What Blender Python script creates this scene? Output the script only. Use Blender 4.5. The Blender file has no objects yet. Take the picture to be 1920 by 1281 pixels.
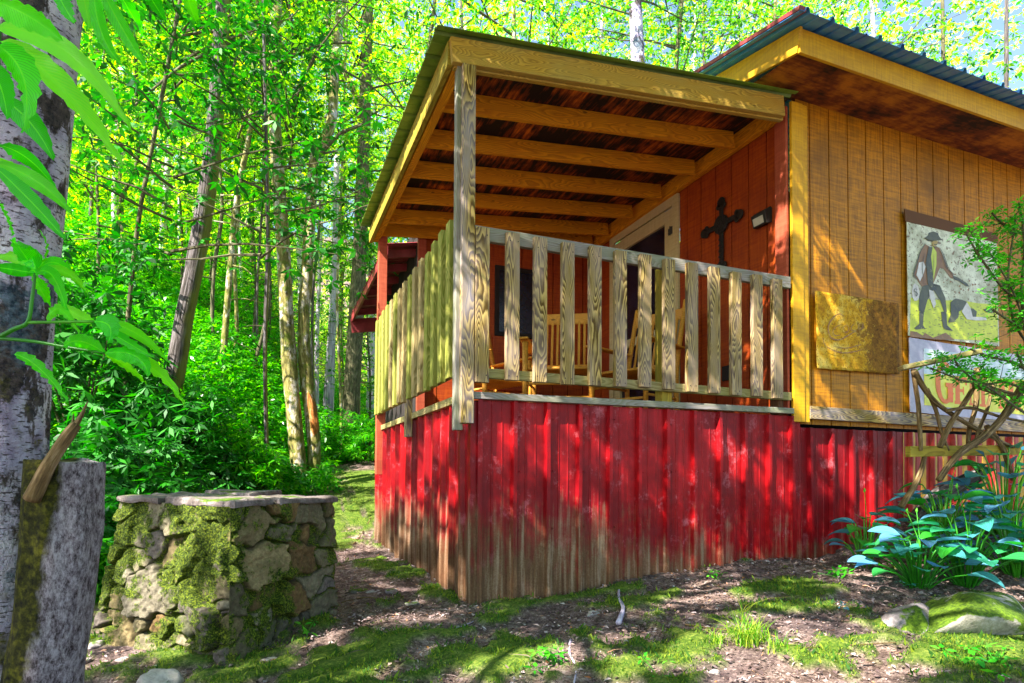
import bpy, bmesh, math, random
import numpy as np
from mathutils import Vector, Matrix, noise as mnoise
R = math.radians
random.seed(7); rng = np.random.default_rng(7)
scn = bpy.context.scene
col = scn.collection
# ------------------------------------------------------------------ camera
F = 1152.0; PW = 1920.0; PH = 1281.0
YAW, PITCH, ROLL, HOR = R(21.85), R(1.8), R(.37), 888.0
PCY = HOR - F*math.tan(PITCH) ; PCY0 = PCY
fw = Vector((math.sin(YAW)*math.cos(PITCH), math.cos(YAW)*math.cos(PITCH), math.sin(PITCH)))
r0 = Vector((math.cos(YAW), -math.sin(YAW), 0)); u0 = r0.cross(fw)
rr = r0*math.cos(ROLL) + u0*math.sin(ROLL); uu = u0*math.cos(ROLL) - r0*math.sin(ROLL)
cam = bpy.data.cameras.new('camera'); co = bpy.data.objects.new('camera', cam); col.objects.link(co)
m = Matrix((rr, uu, -fw)).transposed().to_4x4(); co.matrix_world = m
cam.sensor_width = 36; cam.lens = 36*F/PW
cam.shift_y = (PCY-PH/2)/PW
cam.clip_start = .02; cam.clip_end = 500
scn.camera = co
def ray(px, py): return fw + rr*((px-960)/F) - uu*((py-PCY)/F)
def on(px, py, ax, v):
    """where the line of sight of a photo point meets a real plane of the scene"""
    d = ray(px, py); return d*(v/d[ax])
def dep(px, py, d): return ray(px, py)*d
# ------------------------------------------------------------------ light
SUN = Vector((-.62, -.25, .70)).normalized()
w = bpy.data.worlds.new('World'); scn.world = w; w.use_nodes = True
nt = w.node_tree; sky = nt.nodes.new('ShaderNodeTexSky'); sky.sky_type = 'NISHITA'; sky.sun_disc = False
sky.sun_elevation = math.asin(SUN.z); sky.sun_rotation = math.atan2(SUN.x, SUN.y)
nt.links.new(sky.outputs[0], nt.nodes['Background'].inputs[0]); nt.nodes['Background'].inputs[1].default_value = .105
sl = bpy.data.lights.new('sun', 'SUN'); sl.energy = 5; sl.angle = R(.5); sl.color = (1, .93, .82)
so = bpy.data.objects.new('sun', sl); col.objects.link(so); so.rotation_euler = SUN.to_track_quat('Z', 'Y').to_euler()
scn.view_settings.view_transform = 'Standard'; scn.view_settings.look = 'None'
scn.view_settings.exposure = 2.08; scn.view_settings.gamma = 1
scn.cycles.max_bounces = 8; scn.cycles.diffuse_bounces = 5; scn.cycles.transmission_bounces = 6; scn.cycles.sample_clamp_indirect = 6

# ------------------------------------------------------------------ objects
def tag(o, label=None, cat=None, group=None, kind=None):
    for k, v in (('label', label), ('category', cat), ('group', group), ('kind', kind)):
        if v: o[k] = v
    return o
def empty(name, loc=(0,0,0), parent=None, rz=0):
    o = bpy.data.objects.new(name, None); col.objects.link(o); o.location = loc; o.rotation_euler = (0,0,rz)
    if parent: o.parent = parent
    return o
def link(name, me, mat=None, parent=None, smooth=False):
    o = bpy.data.objects.new(name, me); col.objects.link(o)
    if mat: me.materials.append(mat)
    if smooth: me.shade_smooth()
    if parent:
        o.parent = parent; o.matrix_parent_inverse = Matrix.Translation(-parent_loc(parent))
    return o
def parent_loc(p):
    v = Vector(p.location)
    while p.parent: p = p.parent; v += Vector(p.location)
    return v
def copy_tree(o, parent=None):
    c = o.copy(); col.objects.link(c)
    if parent: c.parent = parent
    for ch in list(o.children): copy_tree(ch, c)
    return c
class MB:
    def __init__(s): s.v = []; s.f = []; s.uv = []; s.col = []; s.usecol = False
    def add(s, V, Fc, UV=None, C=None):
        n = len(s.v); s.v += [tuple(p) for p in V]
        for i, f in enumerate(Fc):
            s.f.append([n+k for k in f])
            s.uv += (UV[i] if UV else [(0, 0)]*len(f))
        if C is not None: s.usecol = True; s.col += list(C)
        else: s.col += [(1,1,1,1)]*len(V)
        return s
    def board(s, a, b, wd, ht, up=(0,0,1), ca=0, taper=1, uvo=None):
        """a beam from a to b, wd across, ht along up; wood grain coordinates follow its length"""
        a = Vector(a); b = Vector(b); L = (b-a).length; d = (b-a)/L; up = Vector(up); sd = d.cross(up).normalized(); up = sd.cross(d)
        o = uvo if uvo is not None else (random.random()*50, random.random()*50)
        V = []
        for p, t in ((a, 1), (b, taper)):
            for x, y in ((-1,-1), (1,-1), (1,1), (-1,1)): V.append(p + sd*x*wd/2*t + up*y*ht/2*t)
        Fc = [(0,3,2,1), (4,5,6,7)]; UV = [[(o[0]+q[0]*wd*.3, o[1]+q[1]*ht) for q in ((0,0),(0,1),(1,1),(1,0))] for _ in range(2)]
        for i in range(4):
            j = (i+1) % 4; Fc.append((i, j, 4+j, 4+i)); ww = wd if i % 2 == 0 else ht; oo = o[1]+i*.137
            UV.append([(o[0], oo-ww/2), (o[0], oo+ww/2), (o[0]+L, oo+ww/2), (o[0]+L, oo-ww/2)])
        return s.add(V, Fc, UV)
    def box(s, c, d): 
        c = Vector(c); ax = max(range(3), key=lambda i: d[i]); h = Vector((0,0,0)); h[ax] = d[ax]/2
        if ax == 2: return s.board(c-h, c+h, d[0], d[1], (0,1,0))
        return s.board(c-h, c+h, d[1] if ax == 0 else d[0], d[2])
    def tube(s, P, rad, n=8, cap=True, rough=0, seed=0, sub=0):
        P = [Vector(p) for p in P]; rad = list(rad) if hasattr(rad, '__len__') else [rad]*len(P)
        if sub:
            Q = []; q = []
            for i in range(len(P)-1):
                p0 = P[max(i-1,0)]; p1 = P[i]; p2 = P[i+1]; p3 = P[min(i+2,len(P)-1)]
                for k in range(sub):
                    t = k/sub; Q.append(.5*((2*p1)+(p2-p0)*t+(2*p0-5*p1+4*p2-p3)*t*t+(3*p1-p0-3*p2+p3)*t**3)); q.append(rad[i]*(1-t)+rad[i+1]*t)
            Q.append(P[-1]); q.append(rad[-1]); P, rad = Q, q
        V = []; UV = []; Fc = []; acc = 0
        X = None; ls = []
        for i, p in enumerate(P):
            t = (P[min(i+1,len(P)-1)]-P[max(i-1,0)]).normalized()
            if X is None: X = t.orthogonal().normalized() if abs(t.z) < .9 else Vector((1,0,0))
            X = (X - t*X.dot(t)).normalized(); Y = t.cross(X)
            if i: acc += (p-P[i-1]).length
            ls.append(acc)
            for k in range(n):
                a = 2*math.pi*k/n; dv = X*math.cos(a)+Y*math.sin(a); rk = rad[i]
                if rough: rk *= 1+rough*mnoise.noise(Vector((dv.x*1.7+seed, dv.y*1.7, acc*1.5/max(rad[0]*8,.3))))+rough*.5*mnoise.noise(Vector((dv.x*4+seed, dv.y*4, acc*5+9)))
                V.append(p+dv*rk)
        r_ = max(rad[0], .01)
        for i in range(len(P)-1):
            for k in range(n):
                k2 = (k+1) % n; Fc.append((i*n+k, i*n+k2, (i+1)*n+k2, (i+1)*n+k)); c = 2*math.pi*r_/n
                UV.append([(k*c, ls[i]), ((k+1)*c, ls[i]), ((k+1)*c, ls[i+1]), (k*c, ls[i+1])])
        if cap:
            for e, base in ((0, 0), (1, (len(P)-1)*n)):
                Fc.append(tuple(base+k for k in (range(n) if e else reversed(range(n))))); UV.append([(0, ls[-1])]*n)
        return s.add(V, Fc, UV)
    def poly(s, pts, y, n=(0,-1,0)):
        return s.add([(p[0], y, p[1]) for p in pts], [list(range(len(pts)))], [[(p[0], p[1]) for p in pts]])
    def mesh(s, name):
        me = bpy.data.meshes.new(name); me.from_pydata(s.v, [], s.f)
        ul = me.uv_layers.new(name='UVMap'); ul.data.foreach_set('uv', [c for q in s.uv for c in q])
        if s.usecol:
            at = me.color_attributes.new('col', 'FLOAT_COLOR', 'POINT'); at.data.foreach_set('color', [c for q in s.col for c in q])
        me.update(); return me
    def build(s, name, mat, parent=None, bevel=0, smooth=False):
        o = link(name, s.mesh(name), mat, parent, smooth)
        if bevel:
            b = o.modifiers.new('bevel', 'BEVEL'); b.width = bevel; b.segments = 2; b.limit_method = 'ANGLE'
        return o

# ------------------------------------------------------------------ materials
class NT:
    def __init__(s, name):
        s.m = bpy.data.materials.new(name); s.m.use_nodes = True; s.t = s.m.node_tree; s.b = s.t.nodes['Principled BSDF']
    def n(s, typ, **k):
        nd = s.t.nodes.new('ShaderNode'+typ)
        for a, v in k.items():
            if a.startswith('i_'):
                key = a[2:]; key = int(key) if key.isdigit() else key.replace('_', ' ')
                s.set(nd.inputs[key], v)
            else: setattr(nd, a, v)
        return nd
    def set(s, inp, v):
        if hasattr(v, 'default_value') or isinstance(v, bpy.types.NodeSocket): s.t.links.new(v, inp)
        else:
            if inp.type == 'RGBA' and not hasattr(v, '__len__'): v = (v, v, v, 1)
            inp.default_value = (*v, 1) if inp.type == 'RGBA' and len(v) == 3 else v
    def math(s, op, a, b=0, c=None, clamp=False):
        nd = s.t.nodes.new('ShaderNodeMath'); nd.operation = op; nd.use_clamp = clamp; s.set(nd.inputs[0], a); s.set(nd.inputs[1], b)
        if c is not None: s.set(nd.inputs[2], c)
        return nd.outputs[0]
    def mix(s, f, a, b, mode='MIX'):
        nd = s.t.nodes.new('ShaderNodeMix'); nd.data_type = 'RGBA'; nd.blend_type = mode; s.set(nd.inputs[0], f); s.set(nd.inputs[6], a); s.set(nd.inputs[7], b); return nd.outputs[2]
    def ramp(s, f, stops, interp='LINEAR'):
        nd = s.t.nodes.new('ShaderNodeValToRGB'); s.set(nd.inputs[0], f); cr = nd.color_ramp; cr.interpolation = interp
        while len(cr.elements) < len(stops): cr.elements.new(.5)
        for e, (p, c) in zip(cr.elements, stops): e.position = p; e.color = c if len(c) == 4 else (*c, 1)
        return nd.outputs[0]
    def noise(s, vec, scale, detail=4, rough=.55, dist=0, out=0):
        nd = s.n('TexNoise'); s.set(nd.inputs['Vector'], vec); nd.inputs['Scale'].default_value = scale; nd.inputs['Detail'].default_value = detail
        nd.inputs['Roughness'].default_value = rough; nd.inputs['Distortion'].default_value = dist; return nd.outputs[out]
    def map(s, vec, sc=(1,1,1), loc=(0,0,0)):
        nd = s.n('Mapping'); s.set(nd.inputs[0], vec); nd.inputs['Scale'].default_value = sc; nd.inputs['Location'].default_value = loc; return nd.outputs[0]
    def bump(s, h, strength=.5, dist=.01, normal=None):
        nd = s.n('Bump'); s.set(nd.inputs['Height'], h); nd.inputs['Strength'].default_value = strength; nd.inputs['Distance'].default_value = dist
        if normal: s.set(nd.inputs['Normal'], normal)
        return nd.outputs[0]
    @property
    def uv(s): return s.n('UVMap').outputs[0]
    @property
    def pos(s): return s.n('NewGeometry').outputs['Position']
    @property
    def isl(s): return s.n('NewGeometry').outputs['Random Per Island']
    def fin(s, colr, rough=.7, nrm=None, spec=.4, metal=0):
        s.set(s.b.inputs['Base Color'], colr); s.set(s.b.inputs['Roughness'], rough); s.b.inputs['Specular IOR Level'].default_value = spec; s.b.inputs['Metallic'].default_value = metal
        if nrm: s.set(s.b.inputs['Normal'], nrm)
        return s.m
def xyz(N, v):
    nd = N.n('SeparateXYZ'); N.set(nd.inputs[0], v); return nd.outputs
def comb(N, x, y, z):
    nd = N.n('CombineXYZ'); N.set(nd.inputs[0], x); N.set(nd.inputs[1], y); N.set(nd.inputs[2], z); return nd.outputs[0]

def wood(name, light, dark, grain=70, contrast=1.0, rough=.75, tint=None, tintamt=.0):
    """pine with cathedral grain: nested growth rings stretched along each board"""
    N = NT(name); u = N.uv; isl = N.isl
    sx = xyz(N, u); off = N.math('MULTIPLY', isl, 37.0)
    wob = N.noise(comb(N, N.math('MULTIPLY', sx[0], 1.5), N.math('MULTIPLY', sx[1], 9), off), 1, 1.5, .4)
    wob2 = N.noise(comb(N, N.math('MULTIPLY', sx[0], 6), N.math('MULTIPLY', sx[1], 18), off), 1, 3, .5)
    # ring radius: across (v) plus slow drift along (u)
    a = N.math('MULTIPLY', N.math('SUBTRACT', wob, .5), .26)
    b = N.math('MULTIPLY', N.math('SUBTRACT', wob2, .5), .014)
    rad = N.math('ADD', N.math('ADD', a, b), N.math('MULTIPLY', sx[1], .40))
    band = N.math('FRACT', N.math('MULTIPLY', rad, grain*1.3))
    band = N.math('SMOOTH_MIN', N.math('MULTIPLY', band, 1.25), N.math('MULTIPLY', N.math('SUBTRACT', 1, band), 5.5), .15)
    band = N.math('MINIMUM', N.math('MAXIMUM', band, 0), 1)
    fine = N.noise(N.map(u, (14, 420, 1)), 1, 3, .6)
    g = N.math('ADD', N.math('MULTIPLY', band, .8*contrast), N.math('MULTIPLY', N.math('SUBTRACT', fine, .5), .7))
    c = N.ramp(g, [(.05, light), (.75, dark)])
    blot = N.noise(comb(N, N.math('MULTIPLY', sx[0], 2.2), N.math('MULTIPLY', sx[1], 7), off), 1.3, 3)
    c = N.mix(N.ramp(blot, [(.35, (0,0,0)), (.75, (.55,)*3)]), c, tint or tuple(x*.6 for x in light[:3])+(1,))
    if tintamt: c = N.mix(tintamt, c, tint)
    vo = N.n('TexVoronoi'); N.set(vo.inputs['Vector'], comb(N, N.math('MULTIPLY', sx[0], 2.3), N.math('MULTIPLY', sx[1], 5.5), off)); vo.inputs['Scale'].default_value = 1
    kn = N.ramp(vo.outputs['Distance'], [(.035, (1,1,1)), (.06, (0,0,0))])
    c = N.mix(N.math('MULTIPLY', kn, .75), c, tuple(x*.25 for x in dark[:3])+(1,))
    return N.fin(c, rough, N.bump(N.math('ADD', N.math('MULTIPLY', band, -.6), fine), .35, .0025), .3)
def C(*a): return (*a, 1)
M = {}
M['picket'] = wood('weathered pine pickets', C(.52,.37,.12), C(.095,.052,.005), 85, 1.2, tint=C(.36,.29,.30))
M['shadepicket'] = wood('green shaded pickets', C(.40,.37,.09), C(.15,.17,.012), 70, 1, tint=C(.22,.26,.03))  # shade on the side railing put into a darker green wood colour
M['sidepicket'] = wood('brown side pickets', C(.46,.35,.17), C(.18,.12,.03), 70, 1, tint=C(.26,.24,.08))
M['post'] = wood('weathered pine post', C(.50,.35,.09), C(.11,.060,.005), 75, 1.1, tint=C(.35,.36,.52))
M['beam'] = wood('pine beam', C(.58,.34,.04), C(.24,.12,.01), 110, .75, tint=C(.38,.32,.10))
M['rafter'] = wood('golden rafters', C(.84,.36,.005), C(.40,.12,.003), 60, .7, tint=C(.55,.18,.006))
M['rail'] = wood('grey rail', C(.30,.27,.27), C(.15,.125,.08), 60, .7, tint=C(.20,.25,.10))
M['chair'] = wood('honey wood', C(.72,.34,.04), C(.45,.17,.015), 60, .6, .5, tint=C(.60,.26,.03))
M['deckwood'] = wood('dark deck wood', C(.14,.06,.02), C(.06,.02,.006), 60, 1)
M['plank'] = wood('mossy yellow plank', C(.42,.30,.03), C(.20,.13,.01), 50, .8, tint=C(.22,.22,.02))
M['greyplank'] = wood('grey olive plank', C(.36,.30,.14), C(.18,.13,.04), 50, .8, tint=C(.26,.25,.05))
def sheathing():
    N = NT('stained roof sheathing'); s = xyz(N, N.pos)
    n1 = N.noise(comb(N, N.math('MULTIPLY', s[0], 30), N.math('MULTIPLY', s[1], 3), s[2]), 1, 5, .7)
    n2 = N.noise(N.pos, 3, 4)
    c = N.ramp(N.math('ADD', N.math('MULTIPLY', n1, .8), N.math('MULTIPLY', N.math('SUBTRACT', n2, .5), .8)), [(.36, (.012,.004,.003)), (.47, (.24,.040,.004)), (.60, (.72,.17,.008))])
    return N.fin(c, .8, N.bump(n1, .3, .005))
M['sheathing'] = sheathing()
def painted_ply(name, base, worn, dark, groove=True):
    N = NT(name); s = xyz(N, N.pos)
    al = N.math('ADD', s[0], s[1])
    g = N.noise(comb(N, N.math('MULTIPLY', al, 60), N.math('MULTIPLY', s[2], 4), 0), 1, 5, .65)
    hz = N.noise(comb(N, N.math('MULTIPLY', al, 5), N.math('MULTIPLY', s[2], 55), 0), 1, 4, .6)
    bl = N.noise(N.pos, 2.3, 4, .6)
    c = N.mix(N.ramp(N.math('ADD', N.math('MULTIPLY', g, .5), N.math('MULTIPLY', hz, .5)), [(.40, (1,1,1)), (.58, (0,0,0))]), base, worn)
    c = N.mix(N.ramp(bl, [(.48, (0,0,0)), (.75, (.8,)*3)]), c, dark)
    return N.fin(c, .55, N.bump(N.math('ADD', g, N.math('MULTIPLY', hz, .5)), .35, .003), .3)
M['yellow'] = painted_ply('mustard paint on plywood', C(.58,.235,.002), C(.29,.115,.003), C(.20,.085,.005))
M['orange'] = painted_ply('rust orange paint', C(.42,.070,.005), C(.27,.032,.006), C(.20,.022,.008))
M['yellowtrim'] = painted_ply('yellow trim paint', C(.76,.41,.008), C(.58,.29,.012), C(.50,.24,.012))
M['redtrim'] = painted_ply('brick red trim paint', C(.46,.10,.05), C(.34,.06,.03), C(.30,.06,.03))
M['cream'] = painted_ply('cream door paint', C(.62,.52,.26), C(.52,.42,.20), C(.48,.42,.26))
def soffit():
    N = NT('stained soffit plywood'); p = N.pos
    a = N.noise(p, 2.2, 5, .65); b = N.noise(N.map(p, (8, 40, 8)), 1, 4)
    c = N.ramp(N.math('ADD', N.math('MULTIPLY', a, .8), N.math('MULTIPLY', b, .25)), [(.42, (.02,.004,.002)), (.51, (.18,.032,.004)), (.64, (.52,.17,.007))])
    return N.fin(c, .75, N.bump(b, .2, .003))
M['soffit'] = soffit()
def red_metal():
    N = NT('red corrugated metal with mud stain'); s = xyz(N, N.pos)
    al = N.math('SUBTRACT', s[0], s[1])
    streak = N.noise(comb(N, N.math('MULTIPLY', al, 26), N.math('MULTIPLY', s[2], 1.3), 0), 1, 5, .6)
    blot = N.noise(N.pos, 3.5, 5, .65)
    fine = N.noise(N.pos, 90, 3, .7)
    c = N.ramp(N.math('ADD', N.math('MULTIPLY', streak, .6), N.math('MULTIPLY', blot, .4)), [(.32, (.15,.001,.004)), (.5, (.35,.003,.006)), (.68, (.52,.010,.018))])
    c = N.mix(N.ramp(N.noise(N.pos, 1.6, 6, .7), [(.44, (.75,)*3), (.56, (0,0,0))]), c, C(.16,.002,.006))
    # chalky wear
    c = N.mix(N.ramp(N.math('MULTIPLY', N.noise(N.map(N.pos, (6, 6, 5)), 1, 8, .8), 1), [(.56, (0,0,0)), (.70, (.6,)*3)]), c, C(.66,.20,.24))
    # mud splashed up from the ground, ragged upper edge, highest at the left corner
    left = N.n('MapRange'); N.set(left.inputs[0], s[0]); left.inputs[1].default_value = 1.1; left.inputs[2].default_value = 3.9; left.inputs[3].default_value = -.20; left.inputs[4].default_value = -.50
    edge = N.math('ADD', left.outputs[0], N.math('ADD', N.math('MULTIPLY', N.math('SUBTRACT', streak, .5), .75), N.math('MULTIPLY', N.math('SUBTRACT', blot, .5), .9)))
    mud = N.n('MapRange'); N.set(mud.inputs[0], N.math('SUBTRACT', s[2], edge)); mud.inputs[1].default_value = -.30; mud.inputs[2].default_value = .02; mud.inputs[3].default_value = .86; mud.inputs[4].default_value = 0
    mc = N.ramp(N.math('ADD', N.math('MULTIPLY', fine, .2), N.math('MULTIPLY', streak, .8)), [(.36, (.05,.032,.014)), (.5, (.14,.095,.045)), (.64, (.33,.26,.17))])
    c = N.mix(mud.outputs[0], c, mc)
    spk = N.n('TexVoronoi'); N.set(spk.inputs['Vector'], N.pos); spk.inputs['Scale'].default_value = 16
    c = N.mix(N.ramp(spk.outputs['Distance'], [(.035, (.7,.7,.7)), (.06, (0,0,0))]), c, C(.10,.02,.015))
    ro = N.math('ADD', .42, N.math('MULTIPLY', mud.outputs[0], .45))
    dents = N.noise(N.pos, 4, 2)
    return N.fin(c, ro, N.bump(fine, .12, .002, N.bump(dents, .5, .02)), .22)
M['red'] = red_metal()
def reflection_metal():
    N = NT('red metal with yellow reflection strips'); s = xyz(N, N.pos)
    f = N.math('FRACT', N.math('MULTIPLY', s[0], 7.3)); n = N.noise(N.pos, 12, 4)  # yellow reflections painted into the red metal as strips
    c = N.mix(N.ramp(f, [(.36, (0,0,0)), (.42, (1,1,1)), (.85, (1,1,1)), (.9, (0,0,0))]), N.ramp(n, [(.3, (.25,.012,.01)), (.7, (.50,.03,.02))]), N.ramp(n, [(.3, (.42,.22,.012)), (.7, (.70,.42,.04))]))
    return N.fin(c, .4, N.bump(n, .2, .004))
M['striped'] = reflection_metal()
def metal_sheet(name, c1, c2, rough=.4):
    N = NT(name); a = N.noise(N.pos, 5, 5, .65); return N.fin(N.ramp(a, [(.35, c1), (.7, c2)]), rough, N.bump(N.noise(N.pos, 30, 3), .1, .003), .6)
M['skyroof'] = metal_sheet('roof metal in reflected sky blue', (.008,.13,.60), (.10,.36,.58))  # sky reflection under the overhang put into the base colour as blue
M['greenroof'] = metal_sheet('green roof metal', (.09,.20,.012), (.22,.34,.04), .5)
M['redroof'] = metal_sheet('dark red roof metal', (.20,.015,.02), (.38,.05,.06), .5)
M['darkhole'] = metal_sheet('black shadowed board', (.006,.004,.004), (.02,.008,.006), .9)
M['black'] = metal_sheet('black iron', (.004,.003,.003), (.012,.008,.006), .6)
M['screen'] = metal_sheet('dark insect screen', (.006,.007,.015), (.02,.02,.045), .25)
M['hinge'] = metal_sheet('dark hinge metal', (.02,.02,.02), (.06,.06,.05), .4)
M['lens'] = metal_sheet('frosted lamp lens', (.45,.42,.36), (.60,.55,.48), .3)
M['cement'] = metal_sheet('grey cement', (.25,.24,.22), (.42,.40,.38), .9)
M['rock'] = None
def rockmat(name, a, b, cc, moss=.5):
    N = NT(name); p = N.n('TexCoord').outputs['Object']; g = N.pos
    n = N.noise(g, 7, 6, .65); f = N.noise(g, 60, 4, .7)
    c = N.ramp(N.math('ADD', N.math('MULTIPLY', n, .65), N.math('MULTIPLY', f, .35)), [(.35, a), (.5, b), (.65, cc)])
    nz = xyz(N, N.n('NewGeometry').outputs['Normal'])[2]
    mk = N.math('ADD', N.math('MULTIPLY', N.math('SUBTRACT', N.noise(g, 4, 5, .6), .5), 3.5), N.math('MULTIPLY', nz, .5))
    mk = N.ramp(mk, [(1-moss, (0,0,0)), (1.12-moss if moss > .15 else 1, (1,1,1))]) if moss else 0
    if moss: c = N.mix(mk, c, N.ramp(f, [(.35, (.02,.05,.003)), (.65, (.13,.22,.008))]))
    return N.fin(c, .85, N.bump(N.math('ADD', n, f), .7, .01), .3)
M['rock'] = rockmat('lilac grey stone', (.12,.10,.10), (.26,.22,.22), (.46,.40,.42), .45)
M['rockmoss'] = rockmat('mossy stone', (.10,.10,.08), (.26,.25,.20), (.44,.42,.40), .95)
M['rockpale'] = rockmat('pale stone', (.22,.19,.17), (.40,.35,.32), (.62,.55,.52), 0)
M['slab'] = rockmat('slab stone', (.05,.04,.035), (.16,.13,.12), (.32,.27,.27), .3)

def leafmat(name, c1, c2, c3, trans=.5, gloss=.35, veins=None, tcol=1.5):
    """thin leaf: diffuse + light coming through; each leaf its own tint"""
    N = NT(name); r = N.isl if not veins else N.n('ObjectInfo').outputs['Random']
    c = N.ramp(r, [(.15, c1), (.5, c2), (.9, c3)])
    if veins == 'hosta' or veins == 'buckeye':
        s = xyz(N, N.uv)
        if veins == 'hosta': wv = N.math('SINE', N.math('MULTIPLY', s[1], 60.0))
        else: wv = N.math('SINE', N.math('MULTIPLY', N.math('SUBTRACT', s[0], N.math('MULTIPLY', N.math('ABSOLUTE', N.math('SUBTRACT', s[1], .5)), .35)), 160.0))
        wv = N.math('ADD', N.math('MULTIPLY', wv, .5), .5)
        rib = N.ramp(N.math('ABSOLUTE', N.math('SUBTRACT', s[1], .5)), [(.0, (1,1,1)), (.035, (0,0,0))])
        if veins == 'buckeye': c = N.mix(N.math('MULTIPLY', N.math('POWER', wv, 3), .4), c, tuple(x*.35 for x in c1)); c = N.mix(N.math('MULTIPLY', rib, .6), c, tuple(x*1.5 for x in c3))
        else: c = N.mix(N.math('MULTIPLY', N.math('POWER', wv, 4), .35), c, tuple(x*.4 for x in c1))
        nb = N.bump(N.math('SUBTRACT', wv, rib), .5 if veins == 'hosta' else .35, .003); 
        N.set(N.b.inputs['Normal'], nb)
    N.set(N.b.inputs['Base Color'], c); N.b.inputs['Roughness'].default_value = gloss; N.b.inputs['Specular IOR Level'].default_value = .5
    tr = N.n('BsdfTranslucent'); bright = N.n('HueSaturation'); bright.inputs['Value'].default_value = tcol; bright.inputs['Saturation'].default_value = 1.05; N.set(bright.inputs['Color'], c)
    N.set(tr.inputs['Color'], bright.outputs[0])
    mx = N.n('MixShader'); mx.inputs[0].default_value = trans
    N.t.links.new(N.b.outputs[0], mx.inputs[1]); N.t.links.new(tr.outputs[0], mx.inputs[2])
    N.t.links.new(mx.outputs[0], N.t.nodes['Material Output'].inputs['Surface']); return N.m
M['leafA'] = leafmat('canopy leaf green', (.010,.09,.007), (.035,.20,.010), (.17,.38,.016), .43, tcol=2.2)
M['leafB'] = leafmat('canopy leaf yellow green', (.022,.18,.008), (.13,.39,.014), (.54,.66,.03), .50, tcol=2.3)
M['leafC'] = leafmat('undergrowth leaf', (.010,.14,.005), (.035,.30,.007), (.13,.46,.010), .45, tcol=2.0)
M['leafD'] = leafmat('rhododendron leaf', (.006,.08,.006), (.012,.17,.008), (.035,.29,.012), .35, .55)
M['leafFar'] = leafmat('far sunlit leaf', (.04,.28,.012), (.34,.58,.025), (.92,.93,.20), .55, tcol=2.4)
M['buckeye'] = leafmat('buckeye leaf', (.04,.55,.008), (.08,.66,.01), (.20,.76,.015), .6, .35, 'buckeye', 2)
M['hosta'] = leafmat('hosta leaf', (.04,.40,.03), (.05,.36,.28), (.14,.36,.66), .35, .34, 'hosta')
M['hostagreen'] = leafmat('green leaf stalk', (.03,.26,.01), (.06,.36,.012), (.12,.45,.02), .35, .35, 'hosta')
M['azalea'] = leafmat('shrub leaf', (.03,.34,.01), (.06,.46,.02), (.14,.60,.03), .4, .4)
M['grass'] = leafmat('grass blade', (.06,.26,.008), (.18,.38,.01), (.45,.52,.06), .4, .5)
M['mossblade'] = leafmat('moss tuft', (.015,.085,.003), (.065,.18,.005), (.24,.32,.012), .3, .8)
M['litter'] = None
def litter():
    N = NT('dead leaf and chip litter'); c = N.ramp(N.isl, [(.0, (.04,.025,.025)), (.3, (.15,.095,.09)), (.5, (.30,.21,.19)), (.7, (.09,.055,.055)), (.88, (.52,.42,.43)), (.96, (.50,.20,.05)), (1, (.75,.66,.68))])
    return N.fin(c, .8)
M['litter'] = litter()

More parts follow.
